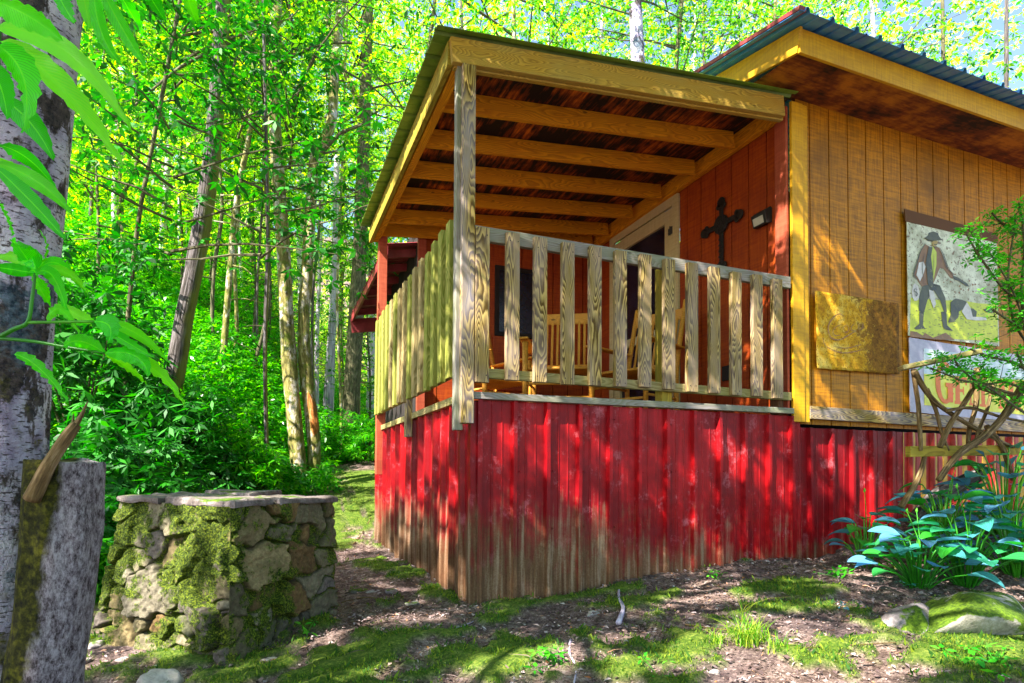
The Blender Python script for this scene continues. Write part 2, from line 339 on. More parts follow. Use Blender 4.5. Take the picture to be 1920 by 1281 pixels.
def bark(name, kind):
    N = NT(name); u = N.uv; g = N.pos; f = N.noise(g, 45, 5, .7)
    if kind == 'birch':
        base = N.ramp(N.noise(g, 6, 6, .65), [(.36, (.34,.28,.40)), (.48, (.66,.60,.74)), (.60, (.92,.88,.95))])
        fl = N.noise(N.map(u, (26, 120, 1)), 1, 3, .6)
        c = N.mix(N.ramp(fl, [(.56, (0,0,0)), (.61, (.9,)*3)]), base, C(.05,.035,.035))
        rg = N.noise(N.map(g, (2.5, 2.5, 1.3)), 1.6, 7, .72)
        c = N.mix(N.ramp(rg, [(.505, (0,0,0)), (.54, (.95,)*3)]), c, N.ramp(f, [(.4, (.015,.012,.01)), (.6, (.12,.09,.07))]))
        lc = N.noise(N.map(g, (1,1,1), (9,4,2)), 3, 6, .7)
        c = N.mix(N.ramp(lc, [(.54, (0,0,0)), (.60, (.85,)*3)]), c, N.ramp(f, [(.4, (.02,.05,.08)), (.6, (.16,.24,.30))]))
        ms = N.noise(N.map(g, (1,1,1), (2,7,5)), 2.4, 6, .7)
        c = N.mix(N.ramp(ms, [(.60, (0,0,0)), (.66, (.85,)*3)]), c, N.ramp(f, [(.4, (.04,.04,.006)), (.6, (.22,.20,.02))]))
        h = N.math('SUBTRACT', f, N.math('MULTIPLY', rg, 2))
    elif kind == 'stump':
        fib = N.noise(N.map(g, (60, 60, 26)), 1, 9, .85)
        base = N.ramp(fib, [(.40, (.07,.05,.05)), (.48, (.42,.34,.38)), (.58, (.92,.84,.90))])
        s = xyz(N, g); mk = N.math('ADD', N.math('MULTIPLY', N.noise(N.map(g, (1,1,.5)), 6, 6, .7), 1.5), N.math('MULTIPLY', N.math('ADD', N.math('SUBTRACT', s[0], N.math('MULTIPLY', s[2], .11)), .555), -11.0))
        c = N.mix(N.ramp(mk, [(.62, (0,0,0)), (.85, (1,1,1))]), base, N.ramp(f, [(.35, (.012,.012,.002)), (.5, (.08,.08,.006)), (.66, (.26,.25,.015))]))
        h = N.math('ADD', N.math('MULTIPLY', fib, 2), f)
    elif kind == 'mossy':
        rd = N.noise(N.map(u, (16, 5, 1)), 1, 5, .65)
        c = N.ramp(rd, [(.35, (.05,.045,.02)), (.5, (.22,.19,.05)), (.68, (.42,.38,.16))])
        pt = N.noise(N.map(g, (4, 4, 2)), 2, 5, .7)
        c = N.mix(N.ramp(pt, [(.52, (0,0,0)), (.60, (.8,)*3)]), c, C(.62,.55,.50))
        c = N.mix(N.ramp(N.noise(g, 9, 5, .7), [(.52, (0,0,0)), (.6, (.8,)*3)]), c, C(.11,.16,.01))
        h = rd
    elif kind == 'ridged':
        rd = N.noise(N.map(u, (34, 2.4, 1)), 1, 5, .65)
        c = N.ramp(rd, [(.40, (.02,.017,.014)), (.5, (.085,.07,.065)), (.62, (.24,.21,.22))])
        s = xyz(N, N.n('NewGeometry').outputs['Normal'])
        c = N.mix(N.ramp(N.math('ADD', N.math('MULTIPLY', s[0], .6), N.noise(g, 3, 4)), [(.5, (0,0,0)), (.9, (.85,)*3)]), c, C(.20,.22,.03))
        h = N.math('MULTIPLY', rd, 2)
    elif kind == 'pale':
        rd = N.noise(N.map(u, (18, 2.2, 1)), 1, 5, .65)
        c = N.ramp(rd, [(.35, (.28,.22,.32)), (.52, (.55,.47,.60)), (.7, (.80,.74,.86))]); h = rd
    elif kind == 'dark':
        rd = N.noise(N.map(u, (24, 6, 1)), 1, 5, .7)
        c = N.ramp(rd, [(.35, (.03,.03,.015)), (.55, (.13,.12,.06)), (.7, (.28,.25,.16))]); h = rd
    elif kind == 'peel':
        rd = N.noise(N.map(g, (30, 30, 6)), 1, 5, .7); c = N.ramp(rd, [(.35, (.18,.05,.012)), (.5, (.45,.16,.03)), (.68, (.70,.40,.18))]); h = rd
    else:
        rd = N.noise(N.map(u, (40, 5, 1)), 1, 5, .7); c = N.ramp(rd, [(.38, (.05,.03,.012)), (.52, (.18,.115,.045)), (.66, (.36,.26,.15))]); h = rd
    return N.fin(c, .85, N.bump(N.math('ADD', h, N.math('MULTIPLY', f, .6)), .7, .012), .25)
for k in ('birch', 'stump', 'mossy', 'ridged', 'pale', 'dark', 'peel', 'twig'): M[k] = bark(k+' bark', k)
for k in ('birch', 'stump'):
    for b_ in M[k].node_tree.nodes:
        if b_.type == 'BUMP': b_.inputs['Distance'].default_value = .03; b_.inputs['Strength'].default_value = 1

# ------------------------------------------------------------------ terrain
def sm(t): t = np.clip(t, 0, 1); return t*t*(3-2*t)
def H(x, y):
    x = np.asarray(x, float); y = np.asarray(y, float)
    base = -.80 + .06*np.clip(x-1, 0, 2.6) - .075*np.clip(1-x, 0, 2)*(1-sm((y-4)/4)) + .34*sm((x-3.9)/1.6)*sm((y-1.8)/1.6) - .05*np.clip(3.4-y, 0, 3)
    rise = np.interp(y, [-50, 6.8, 9.3, 14, 20, 35, 80, 160], [0, 0, .5, 1.1, 2.0, 6, 26, 60])
    lf = np.clip(.6-x, 0, 30)*sm((y-5.5)/6)*.30
    lf = lf + np.clip(y-9.5, 0, 16)*.36*sm((1.2-x)/1.7)
    und0 = -.045*np.exp(-((x+.15)/.6)**2-((y-3.05)/.35)**2)
    ins = sm((x-np.maximum(1.15, .178*y))/.4)*(1-sm((y-9.6)/2))
    und = .03*np.sin(x*2.1+y*1.3)*np.sin(y*1.7-x*.6) + .012*np.sin(x*6.1)*np.sin(y*5.3+1)
    return base + (rise+lf)*(1-ins) + und + und0
def axis(lo, f0, f1, hi, fine, n):
    a = np.linspace(0, 1, n)**2.2
    return np.unique(np.concatenate([f0-(f0-lo)*a, np.arange(f0, f1, fine), f1+(hi-f1)*a]))
gx = axis(-170, -1.6, 5.6, 200, .035, 60); gy = axis(-60, 1.0, 7.2, 190, .035, 70)
GX, GY = np.meshgrid(gx, gy); GZ = H(GX, GY)
# moss mask: patches seen on the ground
MOSS = [(1.0,8.4,.7,.9),(1.35,10.2,.8,1.2),(.7,7.0,.2,.5),(-.55,3.75,.12,.12),(-.05,3.02,.2,.1),(.3,3.5,.12,.14),(.9,2.62,.34,.22),(1.55,2.28,.40,.2),(-.3,3.45,.3,.25),(.55,3.0,.3,.12),(1.2,3.25,.12,.1),(2.6,2.6,.3,.15),(2.75,1.65,.5,.2),(.35,2.75,.35,.3),(.6,7.6,.35,.9),(.9,5.2,.12,.3),(1.05,4.0,.1,.25),(1.0,4.7,.1,.2),(.75,3.9,.12,.15),(2.1,3.15,.25,.08),(3.0,2.9,.25,.2),(1.7,3.42,.5,.06),(-.55,4.6,.3,.9),(.2,8.6,.8,.8),(2.3,2.0,.25,.18),(3.2,1.9,.5,.3)]
def nz(x, y, s, seed=0):
    """cheap smooth value noise"""
    X = x*s+seed*17.3; Y = y*s+seed*9.1; xi = np.floor(X).astype(int); yi = np.floor(Y).astype(int); fx = sm(X-xi); fy = sm(Y-yi)
    h = lambda a, b: np.modf(np.abs(np.sin(a*127.1+b*311.7+seed)*43758.5453))[0]
    return (h(xi,yi)*(1-fx)+h(xi+1,yi)*fx)*(1-fy)+(h(xi,yi+1)*(1-fx)+h(xi+1,yi+1)*fx)*fy
def mossmask(x, y):
    m_ = np.zeros_like(x)
    for cx, cy, sx, sy in MOSS: m_ = np.maximum(m_, np.exp(-((x-cx)/(sx*1.2))**2-((y-cy)/(sy*1.2))**2))
    m_ = m_*1.1 + (nz(x,y,5,1)-.5)*.9 + (nz(x,y,14,2)-.5)*.8 + (nz(x,y,31,7)-.5)*.4
    return sm((m_-.38)/.25)
MM = mossmask(GX, GY)
GZ += (nz(GX,GY,9,3)-.5)*.03 + (nz(GX,GY,22,4)-.5)*.015 + MM*.03
ny, nx = GX.shape
me = bpy.data.meshes.new('ground'); idx = np.arange(nx*ny).reshape(ny, nx)
quads = np.stack([idx[:-1,:-1], idx[:-1,1:], idx[1:,1:], idx[1:,:-1]], -1).reshape(-1, 4)
def mesh_np(name, V, Q, colr=None, uv=None):
    me = bpy.data.meshes.new(name); me.vertices.add(len(V)); me.vertices.foreach_set('co', np.ascontiguousarray(V, dtype=np.float32).ravel())
    k = Q.shape[1]; me.loops.add(Q.size); me.loops.foreach_set('vertex_index', Q.astype(np.int32).ravel())
    me.polygons.add(len(Q)); me.polygons.foreach_set('loop_start', np.arange(0, Q.size, k, dtype=np.int32)); me.polygons.foreach_set('loop_total', np.full(len(Q), k, np.int32))
    if colr is not None:
        at = me.color_attributes.new('col', 'FLOAT_COLOR', 'POINT'); at.data.foreach_set('color', colr.astype(np.float32).ravel())
    if uv is not None:
        ul = me.uv_layers.new(name='UVMap'); ul.data.foreach_set('uv', uv[Q.ravel()].astype(np.float32).ravel())
    me.update(calc_edges=True); me.validate(); return me
cl = np.zeros((nx*ny, 4)); cl[:,0] = MM.ravel(); cl[:,3] = 1
cl[:,1] = sm((GY.ravel()-7)/3)
N = NT('forest floor'); at = N.n('VertexColor', layer_name='col').outputs[0]; s = xyz(N, at)
n1 = N.noise(N.pos, 14, 6, .7); n2 = N.noise(N.pos, 70, 5, .75); n3 = N.noise(N.pos, 2.0, 4)
v1 = N.n('TexVoronoi'); N.set(v1.inputs['Vector'], N.noise(N.pos, 12, 2, out=1)); v1.inputs['Scale'].default_value = 40
dirt = N.ramp(N.math('ADD', N.math('MULTIPLY', n1, .5), N.math('MULTIPLY', n2, .5)), [(.36, (.022,.013,.011)), (.47, (.12,.078,.065)), (.55, (.28,.20,.17)), (.64, (.62,.50,.48))])
dirt = N.mix(N.ramp(n3, [(.45, (0,0,0)), (.65, (.6,)*3)]), dirt, N.mix(.7, dirt, C(.09,.065,.085)))
mossc = N.ramp(N.math('ADD', N.math('MULTIPLY', n2, .7), N.math('MULTIPLY', n1, .3)), [(.33, (.018,.05,.003)), (.5, (.075,.15,.006)), (.66, (.28,.33,.015))])
c = N.mix(N.math('MULTIPLY', s[0], .9), dirt, mossc)
M['ground'] = N.fin(c, .9, N.bump(N.math('ADD', n1, n2), .8, .02), .2)
g = link('ground', mesh_np('ground', np.stack([GX.ravel(), GY.ravel(), GZ.ravel()], 1), quads, cl), M['ground'], smooth=True); tag(g, kind='structure')
def hz(x, y): return float(H(x, y))

# ------------------------------------------------------------------ the cabin
XW = 3.737; YF = 3.575; XL = 1.168; BACK = 6.62
cab = empty('cabin', (XL, YF, -.76)); tag(cab, 'red skirted yellow and orange wooden cabin with a roofed corner porch', 'cabin')
def corrugated(name, axis_, a, b, zb, zt, off, sgn, mat, parent, pitch=.229, rows=26, ph=0, amp=.032):
    """ribbed sheet: main ribs every pitch, two faint ones between; zb is a function of the run"""
    pr = []; n0 = math.floor((a-ph)/pitch)
    for k in range(n0, int((b-ph)/pitch)+2):
        t = ph+k*pitch
        for d, h in ((0,0),(.010,amp),(.034,amp),(.044,0),(.098,0),(.101,.0035),(.107,.0035),(.110,0),(.166,0),(.169,.0035),(.175,.0035),(.178,0)):
            if a < t+d < b: pr.append((t+d, h))
    pr = [(a, pr[0][1])]+pr+[(b, pr[-1][1])]
    V = []; Fc = []
    for j in range(rows+1):
        for t, h in pr:
            lo = zb(t); z = lo+(zt-lo)*j/rows
            q = off+sgn*(h + .007*mnoise.noise(Vector((t*2.2, z*2.5, off))) + .003*mnoise.noise(Vector((t*9, z*7, off))))
            V.append((t, q, z) if axis_ == 'x' else (q, t, z))
    n = len(pr)
    for j in range(rows):
        for i in range(n-1): Fc.append((j*n+i, j*n+i+1, (j+1)*n+i+1, (j+1)*n+i) if (sgn < 0) == (axis_ == 'x') else (j*n+i, (j+1)*n+i, (j+1)*n+i+1, j*n+i+1))
    mb = MB(); mb.add(V, Fc, [[(0,0)]*4]*len(Fc))
    # roofing screws
    t = math.ceil((a-ph)/pitch)*pitch+ph+.06
    while t < b:
        for z in (-.35, .02, .36):
            if z > zb(t)+.1 and random.random() < .8:
                c = (t, off+sgn*.009, z+random.uniform(-.01,.01)) if axis_ == 'x' else (off+sgn*.009, t, z)
                r_ = .0055; e = (0, sgn*.006, 0) if axis_ == 'x' else (sgn*.006, 0, 0)
                P = [(c[0]+(r_*math.cos(q) if axis_ == 'x' else 0), c[1]+(r_*math.cos(q) if axis_ == 'y' else 0), c[2]+r_*math.sin(q)) for q in (0, 1.05, 2.09, 3.14, 4.19, 5.24)]
                T = [tuple(p[i]*.6+c[i]*.4+e[i] for i in range(3)) for p in P]
                mb.add(P+T, [tuple(range(6,12))]+[(i, (i+1)%6, 6+(i+1)%6, 6+i) for i in range(6)], [[(0,0)]*6]+[[(0,0)]*4]*6)
        t += pitch
    return mb.build(name, mat, parent)
corrugated('skirting', 'x', XL+.03, XW+.1, lambda x: hz(x, YF)-.08, .455, YF, -1, M['red'], cab, ph=1.195)
corrugated('skirting', 'x', XW+.101, 5.04, lambda x: hz(x, YF)-.08, .375, YF+.045, -1, M['red'], cab, ph=3.95, rows=18)
corrugated('skirting', 'x', 5.041, 8.5, lambda x: hz(x, YF)-.08, .375, YF+.04, -1, M['striped'], cab, ph=5.1, rows=10, pitch=.274)['label'] = 'red skirting sheet with yellow reflections coloured in as strips'
corrugated('skirting', 'y', YF+.03, 7.0, lambda y: hz(XL, y)-.08, .455, XL, -1, M['red'], cab, ph=3.7)
# folded corner flashing
mb = MB(); z0, z1 = -.86, .44
V = []; prof = [(XL-.004, YF+.085), (XL-.012, YF+.02), (XL-.012, YF-.012), (XL+.02, YF-.012), (XL+.095, YF-.006)]
for j in range(13):
    z = z0+(z1-z0)*j/12
    for p in prof: V.append((p[0]+.004*mnoise.noise(Vector((p[1]*9, z*5, 1))), p[1]+.004*mnoise.noise(Vector((p[0]*9, z*5, 4))), z))
mb.add(V, [(j*5+i, j*5+i+1, (j+1)*5+i+1, (j+1)*5+i) for j in range(12) for i in range(4)], [[(0,0)]*4]*48)
mb.build('corner_flashing', M['red'], cab)
# deck
MB().box(((XL+XW)/2+.01, (YF+BACK)/2+.02, .43), (XW-XL-.06, BACK-YF-.06, .05)).build('deck', M['deckwood'], cab)
MB().board((XL-.01, YF-.022, .474), (XW-.01, YF-.022, .490), .05, .042, (0,0,1)).build('deck_edge_board', M['rail'], cab, .003)
MB().board((XL-.02, YF+.12, .475), (XL-.02, 6.55, .475), .05, .05).build('deck_edge_board', M['greyplank'], cab, .003)
# posts
MB().board((1.118, 3.545, .30), (1.112, 3.545, 2.495), .082, .078, (0,1,0)).build('porch_post', M['post'], cab, .004)
MB().board((1.075, 3.575, .26), (1.072, 3.578, 2.52), .05, .062, (0,1,0)).build('porch_post', M['rail'], cab, .004)
MB().board((1.125, 6.57, -.02), (1.125, 6.57, 2.53), .09, .09, (0,1,0)).build('end_post', M['redtrim'], cab, .004)
MB().board((1.105, 5.1, .30), (1.105, 5.1, 1.5), .05, .09, (0,1,0)).build('railing_post', M['post'], cab, .003)
# porch roof structure: low side at the left, rising to the house
def zr(x): return 2.49+.1*(x-1.03)
MB().board((1.0, 3.535, zr(1.0)+.078), (3.64, 3.535, zr(3.64)+.078), .04, .155).build('porch_beam', M['beam'], cab, .004)
MB().board((1.02, 3.575, zr(1.02)+.055), (3.66, 3.575, zr(3.66)+.055), .036, .13).build('porch_beam', M['beam'], cab, .003)
MB().board((1.005, 3.557, 2.565), (1.005, 6.62, 2.535), .035, .15).build('side_fascia', M['plank'], cab, .003)
MB().board((1.062, 3.60, 2.555), (1.062, 6.62, 2.545), .06, .13).build('side_beam', M['rafter'], cab, .003)
for y in (4.07, 4.58, 5.10, 5.62, 6.13, 6.50):
    MB().board((1.09, y, zr(1.09)+.085), (3.63, y, zr(3.63)+.085), .038, .14).build('rafter', M['rafter'], cab, .003)
MB().board((3.70, 3.60, 2.875), (3.70, 6.62, 2.835), .05, .17).build('ledger_board', M['rafter'], cab, .003)
MB().add([(1.0,3.56,zr(1)+.16),(3.72,3.56,zr(3.72)+.16),(3.72,6.66,zr(3.72)+.16),(1.0,6.66,zr(1)+.16),(1.0,3.56,zr(1)+.172),(3.72,3.56,zr(3.72)+.172),(3.72,6.66,zr(3.72)+.172),(1.0,6.66,zr(1)+.172)],
         [(0,3,2,1),(4,5,6,7),(0,1,5,4),(1,2,6,5),(2,3,7,6),(3,0,4,7)], [[(0,0)]*4]*6).build('roof_sheathing', M['sheathing'], cab)
def roof_sheet(name, o, ax, ay, nu, nv, pitch, amp, mat, parent, thick=.004):
    """ribbed sheet spanned by ax (across the ribs) and ay (along the ribs)"""
    o = Vector(o); ax = Vector(ax); ay = Vector(ay); up = ax.cross(ay).normalized(); up = up if up.z > 0 else -up; L = ax.length; e = ax/L
    ts = []; k = 0
    while k*pitch < L:
        for d, h in ((0,0),(.15,0),(.2,1),(.3,1),(.35,0),(.6,0),(.63,.25),(.68,.25),(.71,0)):
            if (k+d)*pitch < L: ts.append(((k+d)*pitch, h*amp))
        k += 1
    ts.append((L, 0)); V = []
    for lay in (0, thick):
        for j in range(nv+1):
            for t, h in ts:
                V.append(o+e*t+ay*(j/nv)+up*(h+lay+.004*mnoise.noise(Vector((t*3, j, lay)))*(j in (0, nv))))
    n = len(ts); S = n*(nv+1); Fc = []
    for j in range(nv):
        for i in range(n-1):
            Fc.append((j*n+i, j*n+i+1, (j+1)*n+i+1, (j+1)*n+i)); Fc.append((S+j*n+i, S+(j+1)*n+i, S+(j+1)*n+i+1, S+j*n+i+1))
    for i in range(n-1): Fc.append((i, S+i, S+i+1, i+1)); b = nv*n; Fc.append((b+i, b+i+1, S+b+i+1, S+b+i))
    for j in range(nv): Fc.append((j*n, (j+1)*n, S+(j+1)*n, S+j*n)); q = n-1; Fc.append((j*n+q, S+j*n+q, S+(j+1)*n+q, (j+1)*n+q))
    return MB().add(V, Fc, [[(0,0)]*4]*len(Fc)).build(name, mat, parent)
roof_sheet('porch_roof', (.90, 3.475, zr(.90)+.176), (0, 3.2, 0), (2.84, 0, .284), 0, 12, .229, .018, M['greenroof'], cab)
# house walls
def siding(name, ax, a, b, other, zb, ztf, grooves, sgn, mat):
    es = [a]; 
    for g_ in grooves: es += [g_-.006, g_-.0055, g_+.0055, g_+.006]
    es.append(b); hs = [0]+[0, 1, 1, 0]*len(grooves)+[0]; V = []
    for j in range(2):
        for t, h in zip(es, hs):
            z = zb if j == 0 else ztf(t); q = other-sgn*h*.022
            V.append((t, q, z) if ax == 'x' else (q, t, z))
    n = len(es); mb = MB().add(V, [(i, i+1, n+i+1, n+i) for i in range(n-1)], [[(0,0)]*4]*(n-1))
    if ax == 'x' and mat is M['yellow']:
        for g_ in grooves:
            for z in np.arange(zb+.2, 2.85, .31):
                for d in (-.018, .02):
                    if random.random() < .6: zz = z+random.uniform(-.03, .03); dx = g_+d+random.uniform(-.003, .003); mb.add([(dx-.003, other-.0012, zz-.003), (dx+.003, other-.0012, zz-.003), (dx+.003, other-.0012, zz+.003), (dx-.003, other-.0012, zz+.003)], [(0,1,2,3)], [[(0,0)]*4])
    o = mb.build(name, mat, cab)
    if len(o.data.polygons) > n-1:
        o.data.materials.append(M['black'])
        for p_ in o.data.polygons:
            if p_.index >= n-1: p_.material_index = 1
    return o
siding('front_wall', 'x', 3.83, 9.5, YF+.02, .40, lambda t: 2.99, [3.979+.2092*i for i in range(26)], -1, M['yellow'])
siding('porch_wall', 'y', YF+.03, 4.925, XW, .46, lambda t: 2.95, [3.80+.203*i for i in range(6)], -1, M['orange'])
siding('porch_wall', 'y', 6.19, BACK, XW, .46, lambda t: 2.95, [6.25, 6.45], -1, M['orange'])
MB().box((XW+.012, 5.56, 2.86), (.024, 1.26, .2)).build('porch_wall', M['orange'], cab)
siding('back_wall', 'x', 1.58, XW, BACK, .40, lambda t: 2.9, [1.75+.203*i for i in range(10)], -1, M['orange'])
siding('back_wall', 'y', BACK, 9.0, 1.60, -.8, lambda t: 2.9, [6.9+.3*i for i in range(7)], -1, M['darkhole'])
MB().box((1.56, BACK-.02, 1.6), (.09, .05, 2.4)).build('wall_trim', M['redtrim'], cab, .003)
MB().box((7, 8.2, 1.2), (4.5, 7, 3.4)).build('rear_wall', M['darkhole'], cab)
MB().box((3.798, YF-.018, 1.66), (.115, .025, 2.50)).build('corner_trim', M['yellowtrim'], cab, .003)
MB().box((3.885, YF-.006, 1.66), (.055, .03, 2.50)).build('corner_trim', M['yellowtrim'], cab, .003)
MB().box((XW-.012, YF+.06, 1.68), (.024, .115, 2.4)).build('corner_trim', M['redtrim'], cab, .003)['label'] = 'brick red corner board facing the porch'
MB().board((3.915, YF-.01, .49), (9.5, YF-.01, .445), .03, .10).build('sill_board', M['post'], cab, .003)
# house roof: eave along the front, rising away from it
EY, EX = 3.13, 3.37
MB().board((EX+.001, EY, 3.005), (9.5, EY, 3.005), .024, .172).build('fascia', M['yellowtrim'], cab, .002)
MB().board((EX, EY-.012, 3.005), (EX, 8.5, 3.005+.2*5.37), .024, .172).build('fascia', M['yellowtrim'], cab, .002)
MB().add([(EX+.01,EY+.01,2.935),(9.5,EY+.01,2.935),(9.5,YF+.05,2.975),(EX+.01,YF+.05,2.975)], [(0,3,2,1)], [[(0,0)]*4]).build('soffit', M['soffit'], cab)
MB().add([(EX+.011,YF+.05,2.975),(XW,YF+.05,2.975),(XW,8.4,3.93),(EX+.011,8.4,3.93)], [(0,3,2,1)], [[(0,0)]*4]).build('soffit', M['soffit'], cab)
roof_sheet('house_roof', (EX-.13, EY-.145, 3.082), (6.3, 0, 0), (0, 5.6, 1.12), 0, 10, .229, .03, M['skyroof'], cab)
MB().board((EX-.105, EY-.14, 3.105), (EX-.105, 8.4, 3.105+.2*5.54), .06, .03).build('rake_flashing', M['redroof'], cab, .002)
# rear lean-to roof beyond the porch
roof_sheet('rear_roof', (1.22, 6.95, 2.60), (0, 3.0, -.10), (1.6, 0, .3), 0, 4, .229, .02, M['redroof'], cab)
for i in range(6): MB().board((1.25, 7.1+i*.5, 2.53-i*.014), (2.6, 7.1+i*.5, 2.78-i*.014), .04, .09).build('rear_rafter', M['redroof'], cab)
MB().board((1.235, 6.95, 2.53), (1.235, 9.9, 2.43), .03, .10).build('rear_fascia', M['redroof'], cab)
MB().board((1.22, 9.92, 2.32), (3.2, 9.92, 2.62), .04, .22).build('rear_fascia', M['redroof'], cab)
# door in the porch wall
door = empty('door', (XW, 5.57, .47), cab); door.parent = cab; door.location = Vector((XW, 5.57, .47))-cab.location
door['label'] = 'cream framed porch door with dark screen panels'
mb = MB(); x = XW-.012
mb.box((x, 4.97+.045-.04, 1.62), (.03, .09, 2.30)); mb.box((x, 6.17, 1.62), (.03, .09, 2.30)); mb.box((x, 5.57, 2.725), (.031, 1.11, .09))
mb.build('frame', M['cream'], door, .003)
mb = MB(); x = XW-.005
for y, wd in ((5.085, .12), (6.05, .12)): mb.box((x, y, 1.57), (.035, wd, 2.18))
for z, ht in ((2.60, .13), (1.45, .09), (.55, .16)): mb.box((x-.001, 5.567, z), (.035, .842, ht))
mb.build('screen_frame', M['cream'], door, .003)
MB().box((XW+.01, 5.567, 1.57), (.008, .85, 2.1)).build('screen', M['screen'], door)
for z in (2.43, .62): 
    mb = MB(); mb.box((XW-.03, 5.022, z), (.006, .028, .075)); mb.box((XW-.031, 5.058, z+.012), (.006, .03, .03)); mb.box((XW-.031, 5.058, z-.022), (.006, .03, .03)); mb.tube([(XW-.034, 5.04, z-.045), (XW-.034, 5.04, z+.045)], .006)
    mb.build('hinge', M['hinge'], door)
# window in the back wall
win = empty('window', (0,0,0), cab); win.location = Vector((2.70, BACK, 2.0))-cab.location
mb = MB(); y = BACK-.012
for x in (2.45, 2.97): mb.box((x, y, 2.0), (.05, .03, .82))
for z in (2.385, 1.615): mb.box((2.71, y, z), (.47, .031, .05))
mb.build('frame', M['darkhole'], win); MB().box((2.71, BACK-.004, 2.0), (.47, .008, .72)).build('pane', M['screen'], win)
MB().box((2.71, BACK-.02, 1.27), (.62, .03, .62)).build('wall_panel', M['orange'], cab, .004)
MB().box((XW-.008, 4.28, .89), (.016, .085, .13)).build('outlet', M['black'], cab, .003)

# railing
rl = empty('railing', (0,0,0), cab); rl.location = Vector((XL, YF, .6))-cab.location
def picket(x, y, z0, z1, horiz, mat=M['picket']):
    a, b = (x, y, z0), (x+random.uniform(-.004,.004), y, z1)
    o = MB().board(a, b, *( (.088, .036) if horiz else (.036, .088)), (0,1,0))
    for z in (z0+.035+random.uniform(-.01,.01), z1-.06+random.uniform(-.01,.01)):
        for d in (-.026, .026):
            d += random.uniform(-.006, .006); r_ = .0034; zz = z+random.uniform(-.006,.006)
            P4 = [(x+d+r_*i, y-.0186, zz+r_*k) for i, k in ((-1,-1),(1,-1),(1,1),(-1,1))] if horiz else [(x-.0186, y-d+r_*i, zz+r_*k) for i, k in ((1,-1),(-1,-1),(-1,1),(1,1))]
            o.add(P4, [(0,1,2,3)], [[(0,0)]*4])
    o = o.build('picket', mat, rl, .003); o.data.materials.append(M['black'])
    for p_ in o.data.polygons:
        if p_.index > 5: p_.material_index = 1
fr = [(905,424,722),(962,434,718),(1014,443,722),(1066,453,726),(1117,460,728),(1165,468,730),(1211,475,731),(1256,484,735),(1299,491,740),(1341,499,742),(1381,508,746),(1421,513,748),(1459,521,752)]
for px, a, b in fr:
    p = on(px, 600, 1, 3.50); top = on(px, a+2, 1, 3.50).z; bot = on(px, b-5, 1, 3.50).z
    picket(p.x, 3.515, bot, top, True)
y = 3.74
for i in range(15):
    picket(1.07, y, .60+random.uniform(-.01,.01), 1.605+random.uniform(-.012,.012), False, M['sidepicket'] if i in (4,5,7,8,10) else M['shadepicket']); y += .196
MB().board((1.16, 3.552, 1.475), (XW-.03, 3.552, 1.475), .038, .088).build('top_rail', M['rail'], rl, .003)
MB().board((1.16, 3.552, .615), (XW-.03, 3.552, .600), .038, .06).build('bottom_rail', M['greyplank'], rl, .003)
MB().board((1.107, 3.60, 1.50), (1.107, 6.52, 1.50), .036, .088).build('top_rail', M['rail'], rl, .003)
MB().board((1.107, 3.60, .66), (1.107, 6.52, .66), .036, .088).build('bottom_rail', M['greyplank'], rl, .003)
MB().board((2.60, 3.615, .46), (2.60, 3.615, 1.46), .085, .085, (0,1,0)).build('railing_post', M['plank'], rl, .003)
MB().board((XW-.11, 3.60, .46), (XW-.11, 3.60, 1.50), .05, .08, (0,1,0)).build('railing_post', M['deckwood'], rl, .003)

# cross, lamp
def disc(mb, c, r_, ax=0, th=.012, n=12):
    P = []; 
    for s_ in (-th/2, th/2):
        for i in range(n):
            a = 2*math.pi*i/n; P.append((c[0]+s_, c[1]+r_*math.cos(a), c[2]+r_*math.sin(a)))
    mb.add(P, [tuple(range(n-1,-1,-1)), tuple(range(n, 2*n))]+[(i, (i+1)%n, n+(i+1)%n, n+i) for i in range(n)], [[(0,0)]*n]*2+[[(0,0)]*4]*n)
mb = MB(); cx, cy, cz = XW-.022, 4.31, 2.22
mb.box((cx, cy, 2.10), (.016, .045, .62)); mb.box((cx-.001, cy, cz), (.016, .44, .045))
for p, r_ in (((cy, 2.42), .045), ((cy-.03, 2.385), .028), ((cy+.03, 2.385), .028), ((cy-.23, cz), .042), ((cy-.195, cz-.03), .026), ((cy-.195, cz+.03), .026), ((cy+.23, cz), .042), ((cy+.195, cz-.03), .026), ((cy+.195, cz+.03), .026), ((cy, 1.80), .048), ((cy-.035, 1.85), .03), ((cy+.035, 1.85), .03)):
    disc(mb, (cx-.003, p[0], p[1]), r_, th=.014)
disc(mb, (cx-.006, cy, cz), .085, th=.02, n=16)
for i in range(34):
    a = i*.55; r_ = .02+.0016*i; disc(mb, (cx-.017, cy+r_*math.cos(a), cz+r_*math.sin(a)), .010, th=.008, n=6)
for i in range(14): disc(mb, (cx-.012, cy+(.012 if i%2 else -.012), 1.80+i*.026), .012, th=.01, n=6)
cr = mb.build('wall_cross', M['black'], None, .002); tag(cr, 'ornate black iron cross hanging on the orange porch wall', 'cross')
lamp = empty('solar_lamp', (XW, 3.825, 2.09)); tag(lamp, 'small black solar lamp with frosted lens on the porch wall by the corner', 'lamp')
V = [(XW, 3.745, 2.03), (XW, 3.905, 2.03), (XW, 3.905, 2.15), (XW, 3.745, 2.15), (XW-.05, 3.75, 2.02), (XW-.05, 3.90, 2.02), (XW-.075, 3.90, 2.115), (XW-.075, 3.75, 2.115), (XW-.012, 3.75, 2.16), (XW-.012, 3.90, 2.16)]
MB().add(V, [(0,1,5,4),(4,5,6,7),(7,6,9,8),(8,9,2,3),(1,2,9,6,5),(0,4,7,8,3)], [[(0,0)]*4]*4+[[(0,0)]*5]*2).build('housing', M['black'], lamp, .003)
